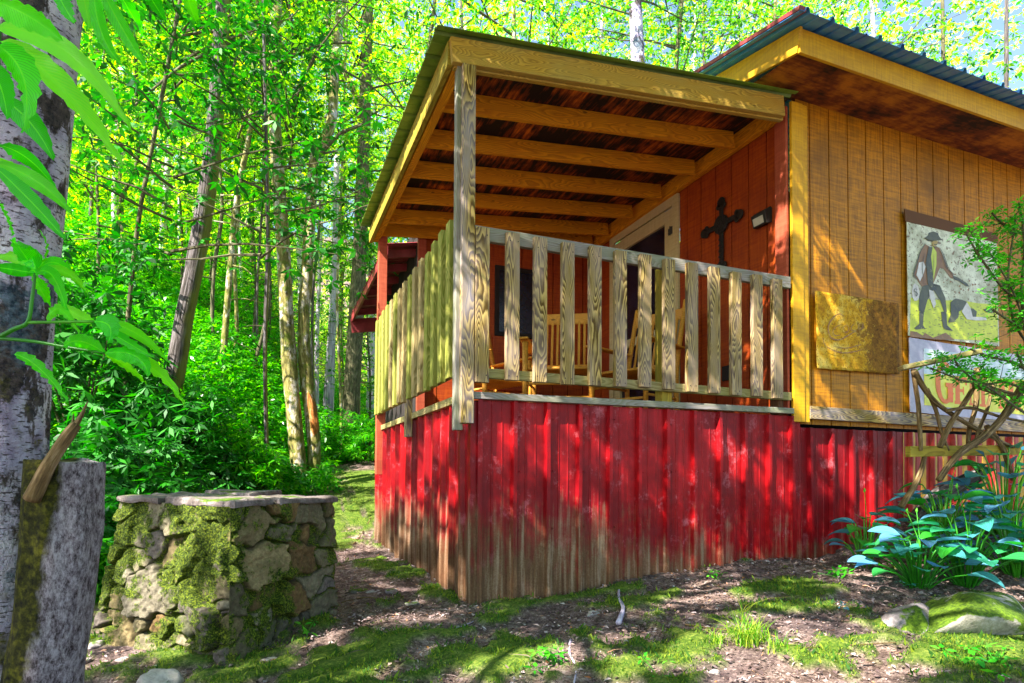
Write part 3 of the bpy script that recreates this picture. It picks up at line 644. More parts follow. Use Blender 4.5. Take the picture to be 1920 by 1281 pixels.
e1, e2 = Vector((0,1,0)), Vector((-.025, 0, .095)).normalized(); c0 = Vector((XW-.062, 3.825, 2.06))+Vector((-.006,0,-.002))
MB().add([c0+e1*a+e2*b for a, b in ((-.055,-.03),(.055,-.03),(.055,.03),(-.055,.03))], [(0,3,2,1)], [[(0,0)]*4]).build('lens', M['lens'], lamp)

# ------------------------------------------------------------------ rocking chairs
def rocker():
    t = empty('rocking_chair'); t0 = t
    def rod(mb, a, b, r1=.016, r2=None): mb.tube([a, ((a[0]+b[0])/2, (a[1]+b[1])/2, (a[2]+b[2])/2), b], [r1*.85, r1*1.1, (r2 or r1)*.85], 8)
    # faces +x
    for s_ in (-1, 1):
        mb = MB(); mb.tube([(-.26, s_*.26, .07), (-.24, s_*.26, .45), (-.36, s_*.26, .95), (-.40, s_*.26, 1.13)], [.02, .024, .022, .016], 8, sub=3); mb.build('back_post', M['chair'], t, smooth=True)
        mb = MB(); mb.tube([(.27, s_*.28, .06), (.27, s_*.28, .66)], [.02, .026], 8); mb.build('leg', M['chair'], t, smooth=True)
        mb = MB(); mb.board((-.30, s_*.275, .67), (.33, s_*.29, .68), .085, .02); mb.build('arm', M['chair'], t, .008)
        mb = MB(); pts = [(-.58+.13*i, s_*.27, .015+.12*((i-4.4)/4.6)**2) for i in range(9)]
        for a, b in zip(pts, pts[1:]): mb.board(a, b, .035, .05, uvo=(1, 1))
        mb.build('rocker', M['chair'], t)
    mb = MB()
    for i in range(16): rod(mb, (-.24+.034*i, -.27, .425+.006*math.sin(i)), (-.24+.034*i, .27, .425), .013)
    mb.build('seat', M['chair'], t, smooth=True)
    for z, x, h_ in ((.52, -.262, .055), (1.0, -.37, .10)): MB().board((x, -.25, z), (x, .25, z), .018, h_).build('back_rail', M['chair'], t, .004)
    for i in range(9): MB().board((-.265, -.2+.05*i, .53), (-.365, -.2+.05*i, .98), .022, .012, (1,0,0)).build('back_slat', M['chair'], t, .002)
    mb = MB()
    for z in (.18, .30):
        rod(mb, (.27, -.28, z), (.27, .28, z), .012)
        for s_ in (-1, 1): rod(mb, (-.25, s_*.26, z+.03), (.27, s_*.28, z+.03), .012)
    mb.build('stretchers', M['chair'], t, smooth=True)
    return t
ch = rocker(); spots = [((2.05, 5.7), -1.25, 'honey wood rocking chair at the back left of the porch, under the window'),
    ((2.40, 4.85), -2.1, 'honey wood rocking chair in the middle of the porch, turned to the left'),
    ((3.05, 4.65), -2.75, 'honey wood rocking chair nearest the cream door')]
for i, (p, a, lb) in enumerate(spots):
    c = ch if i == 0 else copy_tree(ch)
    c.location = (p[0], p[1], .458); c.rotation_euler = (0, 0, a); tag(c, lb, 'rocking chair', 'rocking chairs on the porch')

# ------------------------------------------------------------------ signs
def S(px, py, y=YF): p = on(px, py, 1, y); return (p.x, p.z)
def Q(x, y): return S(1500+x*.39033, 360+y*.39033, YF-.012)   # measured on an enlarged crop
def flat(name, polys, y, mat, parent):
    mb = MB()
    if name in ('painted_white', 'painted_figure') and len(polys) > 1:
        for i, P in enumerate(polys): flat(name, [P], y-.0003*i, mat, parent)
        return None
    for i, P in enumerate(polys):
        P = list(P); ar = sum(P[k][0]*P[(k+1)%len(P)][1]-P[(k+1)%len(P)][0]*P[k][1] for k in range(len(P)))
        if ar < 0: P.reverse()
        mb.poly(P, y-.0003*i)
    return mb.build(name, mat, parent)
def paint(name, a, b=None, rust=None, th=.6, rough=.45, sc=9):
    N = NT(name); n = N.noise(N.pos, sc, 5, .7); c = N.ramp(n, [(.38, a), (.62, b or a)])
    if rust:
        r_ = N.noise(N.pos, 28, 5, .75); c = N.mix(N.ramp(r_, [(th, (0,0,0)), (th+.05, (1,1,1))]), c, rust)
    return N.fin(c, rough, N.bump(n, .1, .002), .5)
# rusty enamel sign
def rusty():
    N = NT('rusted yellow enamel'); s = xyz(N, N.pos); a = N.noise(N.pos, 5, 7, .75); b = N.noise(N.pos, 26, 6, .8)
    c = N.ramp(a, [(.36, (.40,.18,.010)), (.48, (.66,.36,.015)), (.64, (.80,.60,.14))])
    gx_ = N.math('MULTIPLY', N.math('SUBTRACT', s[0], 4.46), .55); k = N.math('ADD', N.math('ADD', gx_, N.math('MULTIPLY', b, .65)), N.math('MULTIPLY', a, .75))
    c = N.mix(N.ramp(k, [(.70, (0,0,0)), (.78, (1,1,1))]), c, N.ramp(b, [(.4, (.09,.035,.006)), (.6, (.32,.15,.015))]))
    sp = N.noise(N.pos, 60, 4, .8); c = N.mix(N.ramp(sp, [(.54, (0,0,0)), (.60, (.85,)*3)]), c, C(.26,.11,.010))
    return N.fin(c, .75, N.bump(b, .4, .004), .15)
M['rusty'] = rusty()
sg = empty('rusty_sign', (4.45, YF, 1.15)); tag(sg, 'square rusted yellow metal sign with faded script on the mustard wall', 'sign')
cor = [S(1525,546), S(1681,570), S(1683,703), S(1529,691)]
n = 24; V = []; Fc = []; UVs = []
for j in range(n+1):
    for i in range(n+1):
        u, v = i/n, j/n
        p = [ (cor[3][k]*(1-u)+cor[2][k]*u)*(1-v)+(cor[0][k]*(1-u)+cor[1][k]*u)*v for k in (0,1)]
        ed = min(u,1-u,v,1-v); jx = .004*mnoise.noise(Vector((v*14, 3, 1)))*(ed < .01); jz = .005*mnoise.noise(Vector((u*14, 5, 1)))*(ed < .01)
        V.append((p[0]+jx, YF-.014-.010*mnoise.noise(Vector((u*3, v*3, 2)))-.004*(ed < .02), p[1]+jz))
for j in range(n):
    for i in range(n): Fc.append((j*(n+1)+i, j*(n+1)+i+1, (j+1)*(n+1)+i+1, (j+1)*(n+1)+i))
sh = MB().add(V, Fc, [[(0,0)]*4]*len(Fc)).build('panel', M['rusty'], sg, smooth=True); so_ = sh.modifiers.new('t', 'SOLIDIFY'); so_.thickness = .003
M['script'] = paint('faded script paint', (.34,.14,.012), (.24,.09,.01), (.70,.46,.05), .56)
def stroke(pts, wd):
    P = [Vector(Q(*p)) for p in pts]; Q_ = []
    for i in range(len(P)-1):
        p0 = P[max(i-1,0)]; p1 = P[i]; p2 = P[i+1]; p3 = P[min(i+2,len(P)-1)]
        for k in range(5):
            t = k/5; Q_.append(.5*((2*p1)+(p2-p0)*t+(2*p0-5*p1+4*p2-p3)*t*t+(3*p1-p0-3*p2+p3)*t**3))
    Q_.append(P[-1]); out = []
    for i in range(len(Q_)-1):
        a, b = Q_[i], Q_[i+1]; d = (b-a).normalized() if (b-a).length > 0 else Vector((1,0)); nn = Vector((-d.y, d.x)); f1 = wd*(.5+.7*math.sin(math.pi*i/len(Q_))); f2 = wd*(.5+.7*math.sin(math.pi*(i+1)/len(Q_)))
        out.append([tuple(a-nn*f1/2), tuple(b-nn*f2/2), tuple(b+nn*f2/2), tuple(a+nn*f1/2)])
    return out
st = []
for pts, wd in (([(205,600),(180,588),(150,608),(128,650),(140,700),(180,712),(225,690),(262,668)], .010), ([(188,640),(165,650),(150,672),(160,690),(185,690)], .006),
                ([(215,640),(200,655),(205,675),(222,672),(226,650),(214,640)], .006), ([(255,635),(240,648),(240,668),(258,665)], .006), ([(285,630),(272,645),(276,662),(290,656),(294,634),(296,662)], .006),
                ([(100,700),(120,745),(200,775),(290,760)], .008), ([(150,742),(215,752),(285,735)], .006)):
    st += stroke(pts, wd)
mb = MB()
for i, P in enumerate(st): mb.poly(P, YF-.0275-.00004*(i % 7))
mb.build('script', M['script'], sg)
# outlaw sign
og = empty('outlaw_sign', (5.66, YF, 1.7)); tag(og, 'tall speckled sign painted with a standing outlaw holding a money bag', 'sign')
y0 = YF-.010
M['s_sky'] = paint('weathered pale enamel', (.36,.36,.20), (.78,.80,.58), (.16,.10,.03), .56, sc=5)
M['s_grass'] = paint('lime enamel', (.48,.56,.012), (.68,.74,.03), (.14,.12,.02), .60)
M['s_brown'] = paint('brown ink', (.30,.15,.035), (.20,.09,.02)); M['s_dark'] = paint('dark ink', (.035,.04,.02), (.10,.10,.035), (.28,.26,.10), .62)
M['s_lime'] = paint('lime shirt', (.50,.60,.03), (.62,.70,.06)); M['s_white'] = paint('white ink', (.55,.52,.46), (.75,.72,.66)); M['s_face'] = paint('tan ink', (.50,.38,.06), (.42,.28,.05))
a = [S(1698,403), S(1867,445), S(1874,652), S(1705,631)]
def slab(name, P, y, th, mat, parent):
    P = list(P); n = len(P); ar = sum(P[k][0]*P[(k+1)%n][1]-P[(k+1)%n][0]*P[k][1] for k in range(n))
    if ar < 0: P.reverse()
    V = [(p[0], y, p[1]) for p in P]+[(p[0], y+th, p[1]) for p in P]
    return MB().add(V, [list(range(n)), list(range(2*n-1, n-1, -1))]+[(i, n+i, n+(i+1)%n, (i+1)%n) for i in range(n)], [[(0,0)]*n]*2+[[(0,0)]*4]*n).build(name, mat, parent)
SX0, SX1 = 5.055, 6.275
slab('panel', [(SX0, 1.195), (SX1, 1.205), (SX1-.01, 2.19), (SX0, 2.20)], y0, .006, M['s_sky'], og)
slab('top_strip', [(SX0-.02, 2.175), (SX1, 2.17), (SX1, 2.255), (SX0-.03, 2.28)], y0-.004, .008, M['deckwood'], og)
flat('painted_grass', [[Q(532,508), Q(620,515), Q(700,520), Q(780,522), Q(860,535), Q(948,540), Q(953,725), Q(880,715), Q(528,694)]], y0-.001, M['s_grass'], og)
flat('painted_earth', [[Q(530,668), Q(560,672), Q(590,690), Q(600,676), Q(640,700), Q(700,676), Q(745,712), Q(640,708), Q(528,695)]], y0-.0016, M['s_brown'], og)
mb = []
mb.append([Q(*p) for p in ((600,250),(575,290),(552,370),(545,400),(560,420),(585,455),(625,470),(650,420),(672,365),(690,370),(720,410),(733,418),(738,398),(712,370),(690,310),(668,268),(645,258),(630,300),(622,262))])
flat('painted_coat', mb, y0-.002, M['s_brown'], og)
flat('painted_shirt', [[Q(*p) for p in ((622,268),(640,264),(656,290),(655,350),(640,430),(630,380))]], y0-.0026, M['s_lime'], og)
flat('painted_figure', [[Q(*p) for p in ((588,452),(640,440),(672,450),(698,510),(705,575),(692,578),(672,520),(640,470),(612,520),(596,575),(570,572),(572,500))],
   [Q(*p) for p in ((598,222),(612,212),(618,196),(640,190),(662,198),(668,214),(682,232),(660,230),(640,240),(615,236))],
   [Q(*p) for p in ((572,576),(594,576),(590,640),(600,655),(560,662),(546,655),(572,635))],
   [Q(*p) for p in ((676,578),(702,578),(706,640),(735,668),(700,662),(686,650))],
   [Q(*p) for p in ((733,402),(760,412),(802,440),(812,456),(795,450),(762,428),(738,420))],
   [Q(*p) for p in ((617,262),(636,268),(628,310),(640,420),(632,470),(612,440),(604,330))],
   [Q(*p) for p in ((722,590),(722,530),(745,512),(775,518),(800,528),(790,560),(762,575),(760,600),(738,625),(710,628))],
   [Q(*p) for p in ((805,560),(830,560),(848,575),(845,600),(825,605))],
   [Q(*p) for p in ((878,565),(895,560),(900,548),(918,550),(922,566),(938,575),(920,582),(895,578))]], y0-.003, M['s_dark'], og)
flat('painted_face', [[Q(*p) for p in ((632,240),(645,234),(660,238),(656,254),(644,266),(634,258))]], y0-.0064, M['s_face'], og)
flat('painted_white', [[Q(*p) for p in ((570,340),(592,335),(602,360),(590,400),(575,430),(558,400))], [Q(*p) for p in ((540,450),(552,440),(566,452),(574,490),(566,520),(548,524),(538,505),(536,475))],
   [Q(*p) for p in ((618,470),(640,478),(652,540),(640,560),(622,510))], [Q(*p) for p in ((775,575),(800,530),(818,560),(828,600),(890,602),(896,616),(845,618),(800,612))]], y0-.0045, M['s_white'], og)
dl = []
for w_ in (stroke([(560,470),(549,466),(545,476),(554,484),(560,493),(552,500),(545,495)], .006), stroke([(552,460),(552,506)], .004)): dl += w_
flat('painted_dollar', dl, y0-.0066, M['s_dark'], og)
ink = []
for pts, wd in (([(600,250),(575,290),(552,370),(545,400),(560,420)], .008), ([(668,268),(690,310),(712,370),(738,398)], .008), ([(598,300),(585,360),(592,420)], .005), ([(676,290),(690,330),(704,372)], .005), ([(640,300),(640,345),(636,400)], .004),
                ([(600,452),(640,446),(670,452)], .007), ([(596,222),(640,232),(684,228)], .010), ([(637,250),(648,254),(658,250)], .006), ([(640,262),(648,268),(655,262)], .005), ([(572,576),(596,575)], .006), ([(676,578),(702,576)], .006), ([(610,330),(600,345),(612,380)], .004)):
    ink += stroke(pts, wd)
mb = MB()
for i, P_ in enumerate(ink): mb.poly(P_, y0-.0075-.00005*(i % 5))
mb.build('painted_outline', M['s_dark'], og)
gr = []
for k in range(60):
    x_, y_ = random.uniform(690, 930), random.uniform(250, 490); e_ = random.uniform(1.5, 5)
    gr.append([Q(x_+e_*math.cos(a_)*random.uniform(.7, 1.2), y_+e_*math.sin(a_)) for a_ in (0, .9, 1.8, 2.7, 3.6, 4.5, 5.4)])
mb = MB()
for i, P_ in enumerate(gr): mb.poly(P_, y0-.001-.0001*(i % 9))
mb.build('rust_specks', M['s_brown'], og)['kind'] = 'stuff'
gr = []
for k in range(110):
    x_, y_ = random.uniform(545, 945), random.uniform(545, 700)
    gr.append([Q(x_, y_), Q(x_+random.uniform(6, 16), y_+1), Q(x_+10, y_+2.6), Q(x_, y_+2.2)])
mb = MB()
for i, P_ in enumerate(gr): mb.poly(P_, y0-.0013-.00005*(i % 9))
mb.build('painted_grass_marks', M['s_dark'], og)['kind'] = 'stuff'
# gem sign
gs = empty('gem_sign', (5.8, YF, .87)); tag(gs, 'pale framed board lettered GEM MI in orange, low on the wall', 'sign')
M['g_frame'] = paint('lilac board', (.40,.38,.50), (.52,.50,.60)); M['g_top'] = paint('pale blue enamel', (.50,.66,.74), (.74,.84,.80)); M['g_yel'] = paint('yellow enamel', (.72,.68,.03), (.78,.80,.10)); M['g_or'] = paint('orange lettering', (.78,.13,.004), (.86,.20,.008), None)
slab('board', [(5.065, .545), (7.35, .49), (7.35, 1.13), (5.065, 1.18)], y0, .006, M['g_frame'], gs)
slab('field', [(5.24, .61), (7.25, .57), (7.25, .93), (5.24, .88)], y0-.003, .0015, M['g_yel'], gs)
slab('field', [(5.24, .8801), (7.25, .9301), (7.25, 1.08), (5.24, 1.10)], y0-.003, .0015, M['g_top'], gs)
def letter(ch_, x, z, h, wd, sk=-.022):
    """heavy serif capitals from strokes"""
    t = wd*.36; e = wd*.08; s_ = h*.09; o = []
    def rc(a, b, c_, d): o.append([(a, b), (c_, b), (c_, d), (a, d)])
    if ch_ == 'G':
        n = 16; ro, ri = 1.0, .60
        for k in range(n):
            a0 = R(48+k*(285/n)); a1 = R(48+(k+1)*(285/n)); P = []
            for aa, q in ((a0, ro), (a1, ro), (a1, ri), (a0, ri)):
                rx = wd/2*q if q == ro else wd/2*(q-.12*abs(math.cos(aa))); P.append((wd/2+rx*math.cos(aa), h/2+h/2*(q if q == ro else .80)*math.sin(aa)))
            o.append(P)
        rc(wd*.62, h*.05, wd*.90, h*.46); rc(wd*.52, h*.40, wd*1.0, h*.50)
    elif ch_ == 'E':
        rc(e, s_, e+t, h-s_); rc(0, 0, wd, s_*1.3); rc(0, h-s_*1.3, wd, h); rc(e+t, h*.45, wd*.72, h*.56); rc(wd*.68, h*.36, wd*.76, h*.65); rc(wd*.86, 0, wd, h*.28); rc(wd*.86, h*.72, wd, h)
    elif ch_ == 'M':
        rc(wd*.06, 0, wd*.16, h); rc(wd*.72, 0, wd*.94, h); rc(0, 0, wd*.26, s_); rc(wd*.62, 0, wd*1.02, s_); rc(0, h-s_, wd*.26, h); rc(wd*.72, h-s_, wd*1.02, h)
        o.append([(wd*.10, h), (wd*.32, h), (wd*.56, h*.12), (wd*.44, h*.05)]); o.append([(wd*.44, h*.05), (wd*.52, h*.12), (wd*.80, h), (wd*.72, h)])
    elif ch_ == 'I': rc(wd*.25, 0, wd*.75, h); rc(0, 0, wd, s_); rc(0, h-s_, wd, h)
    elif ch_ == 'N':
        rc(wd*.06, 0, wd*.18, h); rc(wd*.80, 0, wd*.92, h); rc(0, 0, wd*.28, s_); rc(0, h-s_, wd*.26, h); rc(wd*.7, h-s_, wd, h); o.append([(wd*.10, h), (wd*.36, h), (wd*.92, 0), (wd*.72, 0)])
    return [[(x+p[0], z+p[1]+sk*(x+p[0]-5.4)) for p in P] for P in o]
for ch_, x, h, wd in (('G', 5.38, .375, .25), ('E', 5.63, .245, .17), ('M', 5.825, .26, .24), ('M', 6.24, .27, .24), ('I', 6.50, .27, .10), ('N', 6.62, .27, .2)):
    flat('letter', letter(ch_, x, .645 if ch_ != 'G' else .635, h, wd), y0-.0036, M['g_or'], gs)

# ------------------------------------------------------------------ rubble stone pier
pier = empty('stone_pier', (-.15, 3.3, -.9)); tag(pier, 'mossy rubble stone pier with a flat slab top in the yard', 'stone pier')
def stonemat():
    N = NT('mortared field stone'); at = N.n('VertexColor', layer_name='col'); c = at.outputs[0]; mask = at.outputs[1]
    f = N.noise(N.pos, 55, 5, .75); g_ = N.noise(N.pos, 9, 5, .65)
    c = N.mix(.75, c, N.ramp(N.math('ADD', N.math('MULTIPLY', f, .6), N.math('MULTIPLY', g_, .4)), [(.35, (.12,.11,.09)), (.5, (.55,.53,.48)), (.64, (1.15,1.12,1.1))]), 'MULTIPLY')
    s = xyz(N, N.pos)
    mk = N.math('ADD', mask, N.math('MULTIPLY', N.math('SUBTRACT', N.noise(N.pos, 6, 6, .7), .5), 1.9))
    mk = N.math('ADD', mk, N.math('MULTIPLY', N.math('SUBTRACT', f, .5), .7))
    mc = N.ramp(N.noise(N.pos, 120, 3, .7), [(.35, (.006,.014,.001)), (.5, (.035,.062,.003)), (.64, (.17,.21,.01))])
    c = N.mix(N.ramp(mk, [(.36, (0,0,0)), (.50, (1,1,1))]), c, mc)
    return N.fin(c, .9, N.bump(N.math('ADD', f, N.math('MULTIPLY', g_, .8)), .8, .012), .25)
M['stone'] = stonemat()
prng = np.random.default_rng(11)
PAL = np.array([(.26,.22,.13),(.33,.29,.19),(.20,.18,.13),(.36,.28,.14),(.27,.17,.07),(.26,.22,.20),(.36,.32,.24),(.22,.22,.13),(.30,.24,.12)])
def stone_face(name, b0, b1, t0, t1, out, seed, mossy):
    """stones of uneven size laid in mortar, modelled in relief"""
    r_ = np.random.default_rng(seed); nu, nv = 190, 170; b0, b1, t0, t1, out = [np.array(q, float) for q in (b0, b1, t0, t1, out)]
    u, v = np.meshgrid(np.linspace(0, 1, nu), np.linspace(0, 1, nv)); W_ = np.linalg.norm(b1-b0); Hh = np.linalg.norm(t0-b0)
    px_, py_ = u*W_, v*Hh
    sd = []; 
    for row in range(6):
        z = (row+.5)*Hh/6; x_ = r_.uniform(-.05, .1)
        while x_ < W_+.1: sd.append((x_+r_.uniform(-.03,.03), z+r_.uniform(-.06,.06), r_.choice([.62,.85,1.1,1.45]))); x_ += r_.uniform(.09, .34)
    sd = np.array(sd)
    wx = px_+.08*(nz(px_+3, py_, 7, seed)-.5)+.035*(nz(px_, py_, 22, seed)-.5); wy = py_+.08*(nz(px_, py_+5, 7, seed+1)-.5)+.035*(nz(px_, py_, 20, seed)-.5)
    D = np.sqrt(((wx[...,None]-sd[:,0])*.82)**2+((wy[...,None]-sd[:,1])*1.12)**2)/sd[:,2]
    o = np.argsort(D, -1)[...,:2]; d1 = np.take_along_axis(D, o[...,:1], -1)[...,0]; d2 = np.take_along_axis(D, o[...,1:2], -1)[...,0]; k = o[...,0]
    edge = d2-d1; body = sm(edge/.022)
    prot = r_.uniform(.012, .06, len(sd)); tiltx = r_.uniform(-.18, .18, len(sd)); tilty = r_.uniform(-.2, .12, len(sd))
    h = body*(prot[k]+tiltx[k]*(px_-sd[k,0])+tilty[k]*(py_-sd[k,1])+.010*(nz(px_,py_,18,seed+4)-.5)+.014*(nz(px_,py_,45,seed+5)-.5)) + .009*(nz(px_,py_,60,seed+6)-.5) - .012
    fade = sm(np.minimum(u, 1-u)*W_/.02); h = h*fade
    P = (b0*(1-u[...,None])+b1*u[...,None])*(1-v[...,None])+(t0*(1-u[...,None])+t1*u[...,None])*v[...,None]+out*h[...,None]
    colr = np.ones((nv, nu, 4)); colr[...,:3] = PAL[r_.integers(0, len(PAL), len(sd))][k]*r_.uniform(.55, 1.05, (len(sd),))[k][...,None]
    colr[...,:3] = colr[...,:3]*body[...,None]+np.array((.05,.045,.02))*(1-body[...,None])
    ms = mossy(u, v)+.22*(1-body); colr[...,3] = np.clip(ms, 0, 1)
    idx = np.arange(nu*nv).reshape(nv, nu); q = np.stack([idx[:-1,:-1], idx[:-1,1:], idx[1:,1:], idx[1:,:-1]], -1).reshape(-1, 4)
    return link(name, mesh_np(name, P.reshape(-1, 3), q, colr.reshape(-1, 4)), M['stone'], pier, True)
A0, B0, D0 = (-.145, 3.20, -.97), (.405, 3.80, -.95), (-.85, 4.02, -1.0)
A1, B1, D1 = (-.150, 3.20, -.165), (.365, 3.76, -.165), (-.745, 4.05, -.165); C0 = (-.25, 4.65, -.95); C1 = (-.22, 4.62, -.165)
stone_face('masonry_face', A0, B0, A1, B1, (.73,-.68,0), 5, lambda u, v: .34+.12*(v < .5)*np.sin(u*7)-.10*(v < .3)+.25*sm((.06-v)/.06)+.2*sm((.08-u)/.08))
stone_face('masonry_face', D0, A0, D1, A1, (-.75,-.66,0), 8, lambda u, v: .52+.20*np.sin(u*9+1)*sm(v*1.4)-.12*(v < .4)+.3*sm((.08-v)/.08))
stone_face('masonry_face', B0, C0, B1, C1, (.75,.66,0), 12, lambda u, v: .4+0*u)
stone_face('masonry_face', C0, D0, C1, D1, (-.73,.68,0), 15, lambda u, v: .5+0*u)
def rockmesh(name, c, dims, seed, mat, parent=None, rz=0, sub=4, rough=.35, flat_=False):
    bm = bmesh.new(); bmesh.ops.create_icosphere(bm, subdivisions=sub, radius=1)
    for v in bm.verts:
        p = v.co.copy(); n1 = mnoise.noise(p*1.1+Vector((seed*7.1, 0, 0))); n2 = mnoise.noise(p*2.7+Vector((0, seed*5.3, 0))); n3 = mnoise.noise(p*7+Vector((0, 0, seed*3.1)))
        # planes cut the boulder into facets
        k = 1+rough*n1+rough*.5*n2+rough*.15*n3; q = p*k
        for a in range(5):
            pl = Vector((math.sin(seed*3+a*1.9), math.cos(seed*2.3+a*2.7), math.sin(seed+a*1.3)*.6)).normalized(); d = q.dot(pl)
            if d > .72: q -= pl*(d-.72)*.85
        if flat_ and q.z > .35: q.z = .35+(q.z-.35)*.15
        v.co = Vector((q.x*dims[0], q.y*dims[1], q.z*dims[2]))
    me = bpy.data.meshes.new(name); bm.to_mesh(me); bm.free()
    o = link(name, me, mat, None, True)
    if parent: o.parent = parent; o.location = Vector(c)-parent_loc(parent)
    else: o.location = c
    o.rotation_euler = (0, 0, rz); return o
def capslab(P, z, th, sd):
    """flat flagstone with a chipped outline"""
    n = len(P); c = Vector((sum(p[0] for p in P)/n, sum(p[1] for p in P)/n)); O = []
    for i in range(n):
        a, b = Vector(P[i]), Vector(P[(i+1)%n])
        for k in range(7):
            q = a.lerp(b, k/7); d = (q-c).normalized(); O.append(q+d*(-.012+.022*mnoise.noise(Vector((q.x*11, q.y*11, sd)))+.016*mnoise.noise(Vector((q.x*40, q.y*40, sd)))))
    m_ = len(O); V = []
    for f, zz in ((.985, 0), (1.0, .3), (.995, .8), (.97, 1)):
        for q in O: w_ = c+(q-c)*f; V.append((w_.x, w_.y, z+th*zz+.016*mnoise.noise(Vector((q.x*9, q.y*9, sd+zz)))))
    V += [(c.x, c.y, z+th), (c.x, c.y, z)]
    Fc = [(k*m_+i, k*m_+(i+1)%m_, (k+1)*m_+(i+1)%m_, (k+1)*m_+i) for k in range(3) for i in range(m_)]+[(3*m_+i, 3*m_+(i+1)%m_, 4*m_) for i in range(m_)]+[((i+1)%m_, i, 4*m_+1) for i in range(m_)]
    MB().add(V, Fc, [[(0,0)]*len(f) for f in Fc]).build('cap_slab', M['slab'], pier)
capslab([(-.80,4.07),(-.52,3.66),(-.22,4.0),(-.40,4.55),(-.6,4.4)], -.172, .034, 1)
capslab([(-.50,3.65),(-.13,3.155),(.06,3.37),(-.10,3.80),(-.22,3.98)], -.172, .038, 2)
capslab([(.07,3.38),(.42,3.75),(.12,4.15),(-.10,3.82)], -.172, .030, 3)
capslab([(-.21,4.0),(-.08,3.83),(.11,4.17),(-.22,4.68),(-.38,4.55)], -.168, .046, 4)

# ------------------------------------------------------------------ foliage generators
def leaves_np(P, D, Nn, L, Wd, fold=.0):
    """kite shaped leaves: P base points, D directions, Nn up vectors, L lengths"""
    S_ = np.cross(D, Nn); S_ /= np.linalg.norm(S_, axis=1, keepdims=True)+1e-9; U = np.cross(S_, D)
    L = L[:,None]; Wd = Wd[:,None]
    a = P; b = P+D*L*.42+S_*Wd*.5+U*L*fold; c_ = P+D*L-U*L*.16; d = P+D*L*.42-S_*Wd*.5+U*L*fold
    V = np.stack([a, b, c_, d], 1).reshape(-1, 3); q = np.arange(len(V)).reshape(-1, 4); return V, q
def unit(v): return v/(np.linalg.norm(v, axis=-1, keepdims=True)+1e-9)
def whorls(C_, r_, k=6, L=.13, asp=.36, droop=.35, tilt=.35, axis0=None):
    """palmate clusters of k leaves at the points C_"""
    n = len(C_); up = unit(np.stack([r_.normal(0, tilt, n), r_.normal(0, tilt, n), np.ones(n)], 1)) if axis0 is None else unit(axis0+r_.normal(0, tilt*.5, (n, 3)))
    t = unit(np.cross(up, np.array([.3, 1, .2]))); b = np.cross(up, t); ang = r_.uniform(0, 6.28, (n, 1))+np.arange(k)*(6.283/k)+r_.normal(0, .18, (n, k))
    D = t[:,None]*np.cos(ang)[...,None]+b[:,None]*np.sin(ang)[...,None]-up[:,None]*(droop+r_.normal(0, .2, (n, k, 1))); D = unit(D).reshape(-1, 3)
    P = np.repeat(C_, k, 0); ls = L*r_.uniform(.6, 1.15, n*k)*np.repeat(r_.uniform(.75, 1.2, n), k); Nn = np.repeat(up, k, 0)+r_.normal(0, .25, (n*k, 3))
    return leaves_np(P+D*.01, D, Nn, ls, ls*asp, -.04)
def crown_data(seed, zs, ze, rad, nb, per, L, asp=.36, k=6, flatness=.35, lean=(0,0)):
    """limbs leaving the stem with leafy sprays along their outer part"""
    r_ = np.random.default_rng(seed); limbs = []; pts = []
    for i in range(nb):
        z = zs+(ze-zs)*(i+r_.random())/nb; a = r_.uniform(0, 6.28); ln = rad*(1-.55*((z-zs)/(ze-zs))**1.5)*r_.uniform(.6, 1.15); rise = r_.uniform(-.05, .45)
        o = np.array([lean[0]*z, lean[1]*z, z]); P = [o]; d = np.array([math.cos(a), math.sin(a), rise])
        for s_ in range(5): d = d+r_.normal(0, .16, 3); d[2] -= .04; P.append(P[-1]+unit(d)*ln/5)
        P = np.array(P); limbs.append((P, .006+.006*ln)); 
        for j in range(per):
            t = 1-r_.random()**1.4*.85; q = t*5; k0 = min(int(q), 4); base = P[k0]+(P[k0+1]-P[k0])*(q-k0)
            sp = .12+.30*ln*(.35+t*.4); off = r_.normal(0, 1, 3)*np.array([sp, sp, sp*flatness]); pts.append(base+off)
    return limbs, np.array(pts), r_
CR = {}
def make_crown(key, mat, **kw):
    k = kw.pop('k', 6); L = kw['L']; asp = kw.get('asp', .36); droop = kw.pop('droop', .3)
    limbs, pts, r_ = crown_data(k=k, **kw); V, q = whorls(pts, r_, k, L, asp, droop)
    me = mesh_np('crown', V, q); me.materials.append(mat); mb = MB()
    for P, r0_ in limbs: mb.tube([tuple(p) for p in P], [r0_, r0_*.8, r0_*.6, r0_*.42, r0_*.28, r0_*.15], 5, False)
    lm = mb.mesh('limbs'); CR[key] = (me, lm)
make_crown('tallA', M['leafA'], seed=1, zs=3.4, ze=11, rad=3.6, nb=32, per=42, L=.12)
make_crown('tallB', M['leafB'], seed=2, zs=3.0, ze=12, rad=3.8, nb=32, per=42, L=.12)
make_crown('lowA', M['leafA'], seed=3, zs=.9, ze=6.5, rad=1.9, nb=22, per=52, L=.105)
make_crown('lowB', M['leafB'], seed=4, zs=1.2, ze=7.5, rad=2.1, nb=22, per=52, L=.105)
make_crown('lowC', M['leafC'], seed=6, zs=.5, ze=4.0, rad=1.6, nb=22, per=54, L=.11)
make_crown('near', M['leafD'], seed=9, zs=2.0, ze=5.2, rad=2.3, nb=20, per=19, L=.15)
TREES = {}
def trunk_mb(pts, rads, n=16, rough=.10, seed=0, sub=5):
    return MB().tube(pts, rads, n, True, rough, seed, sub)
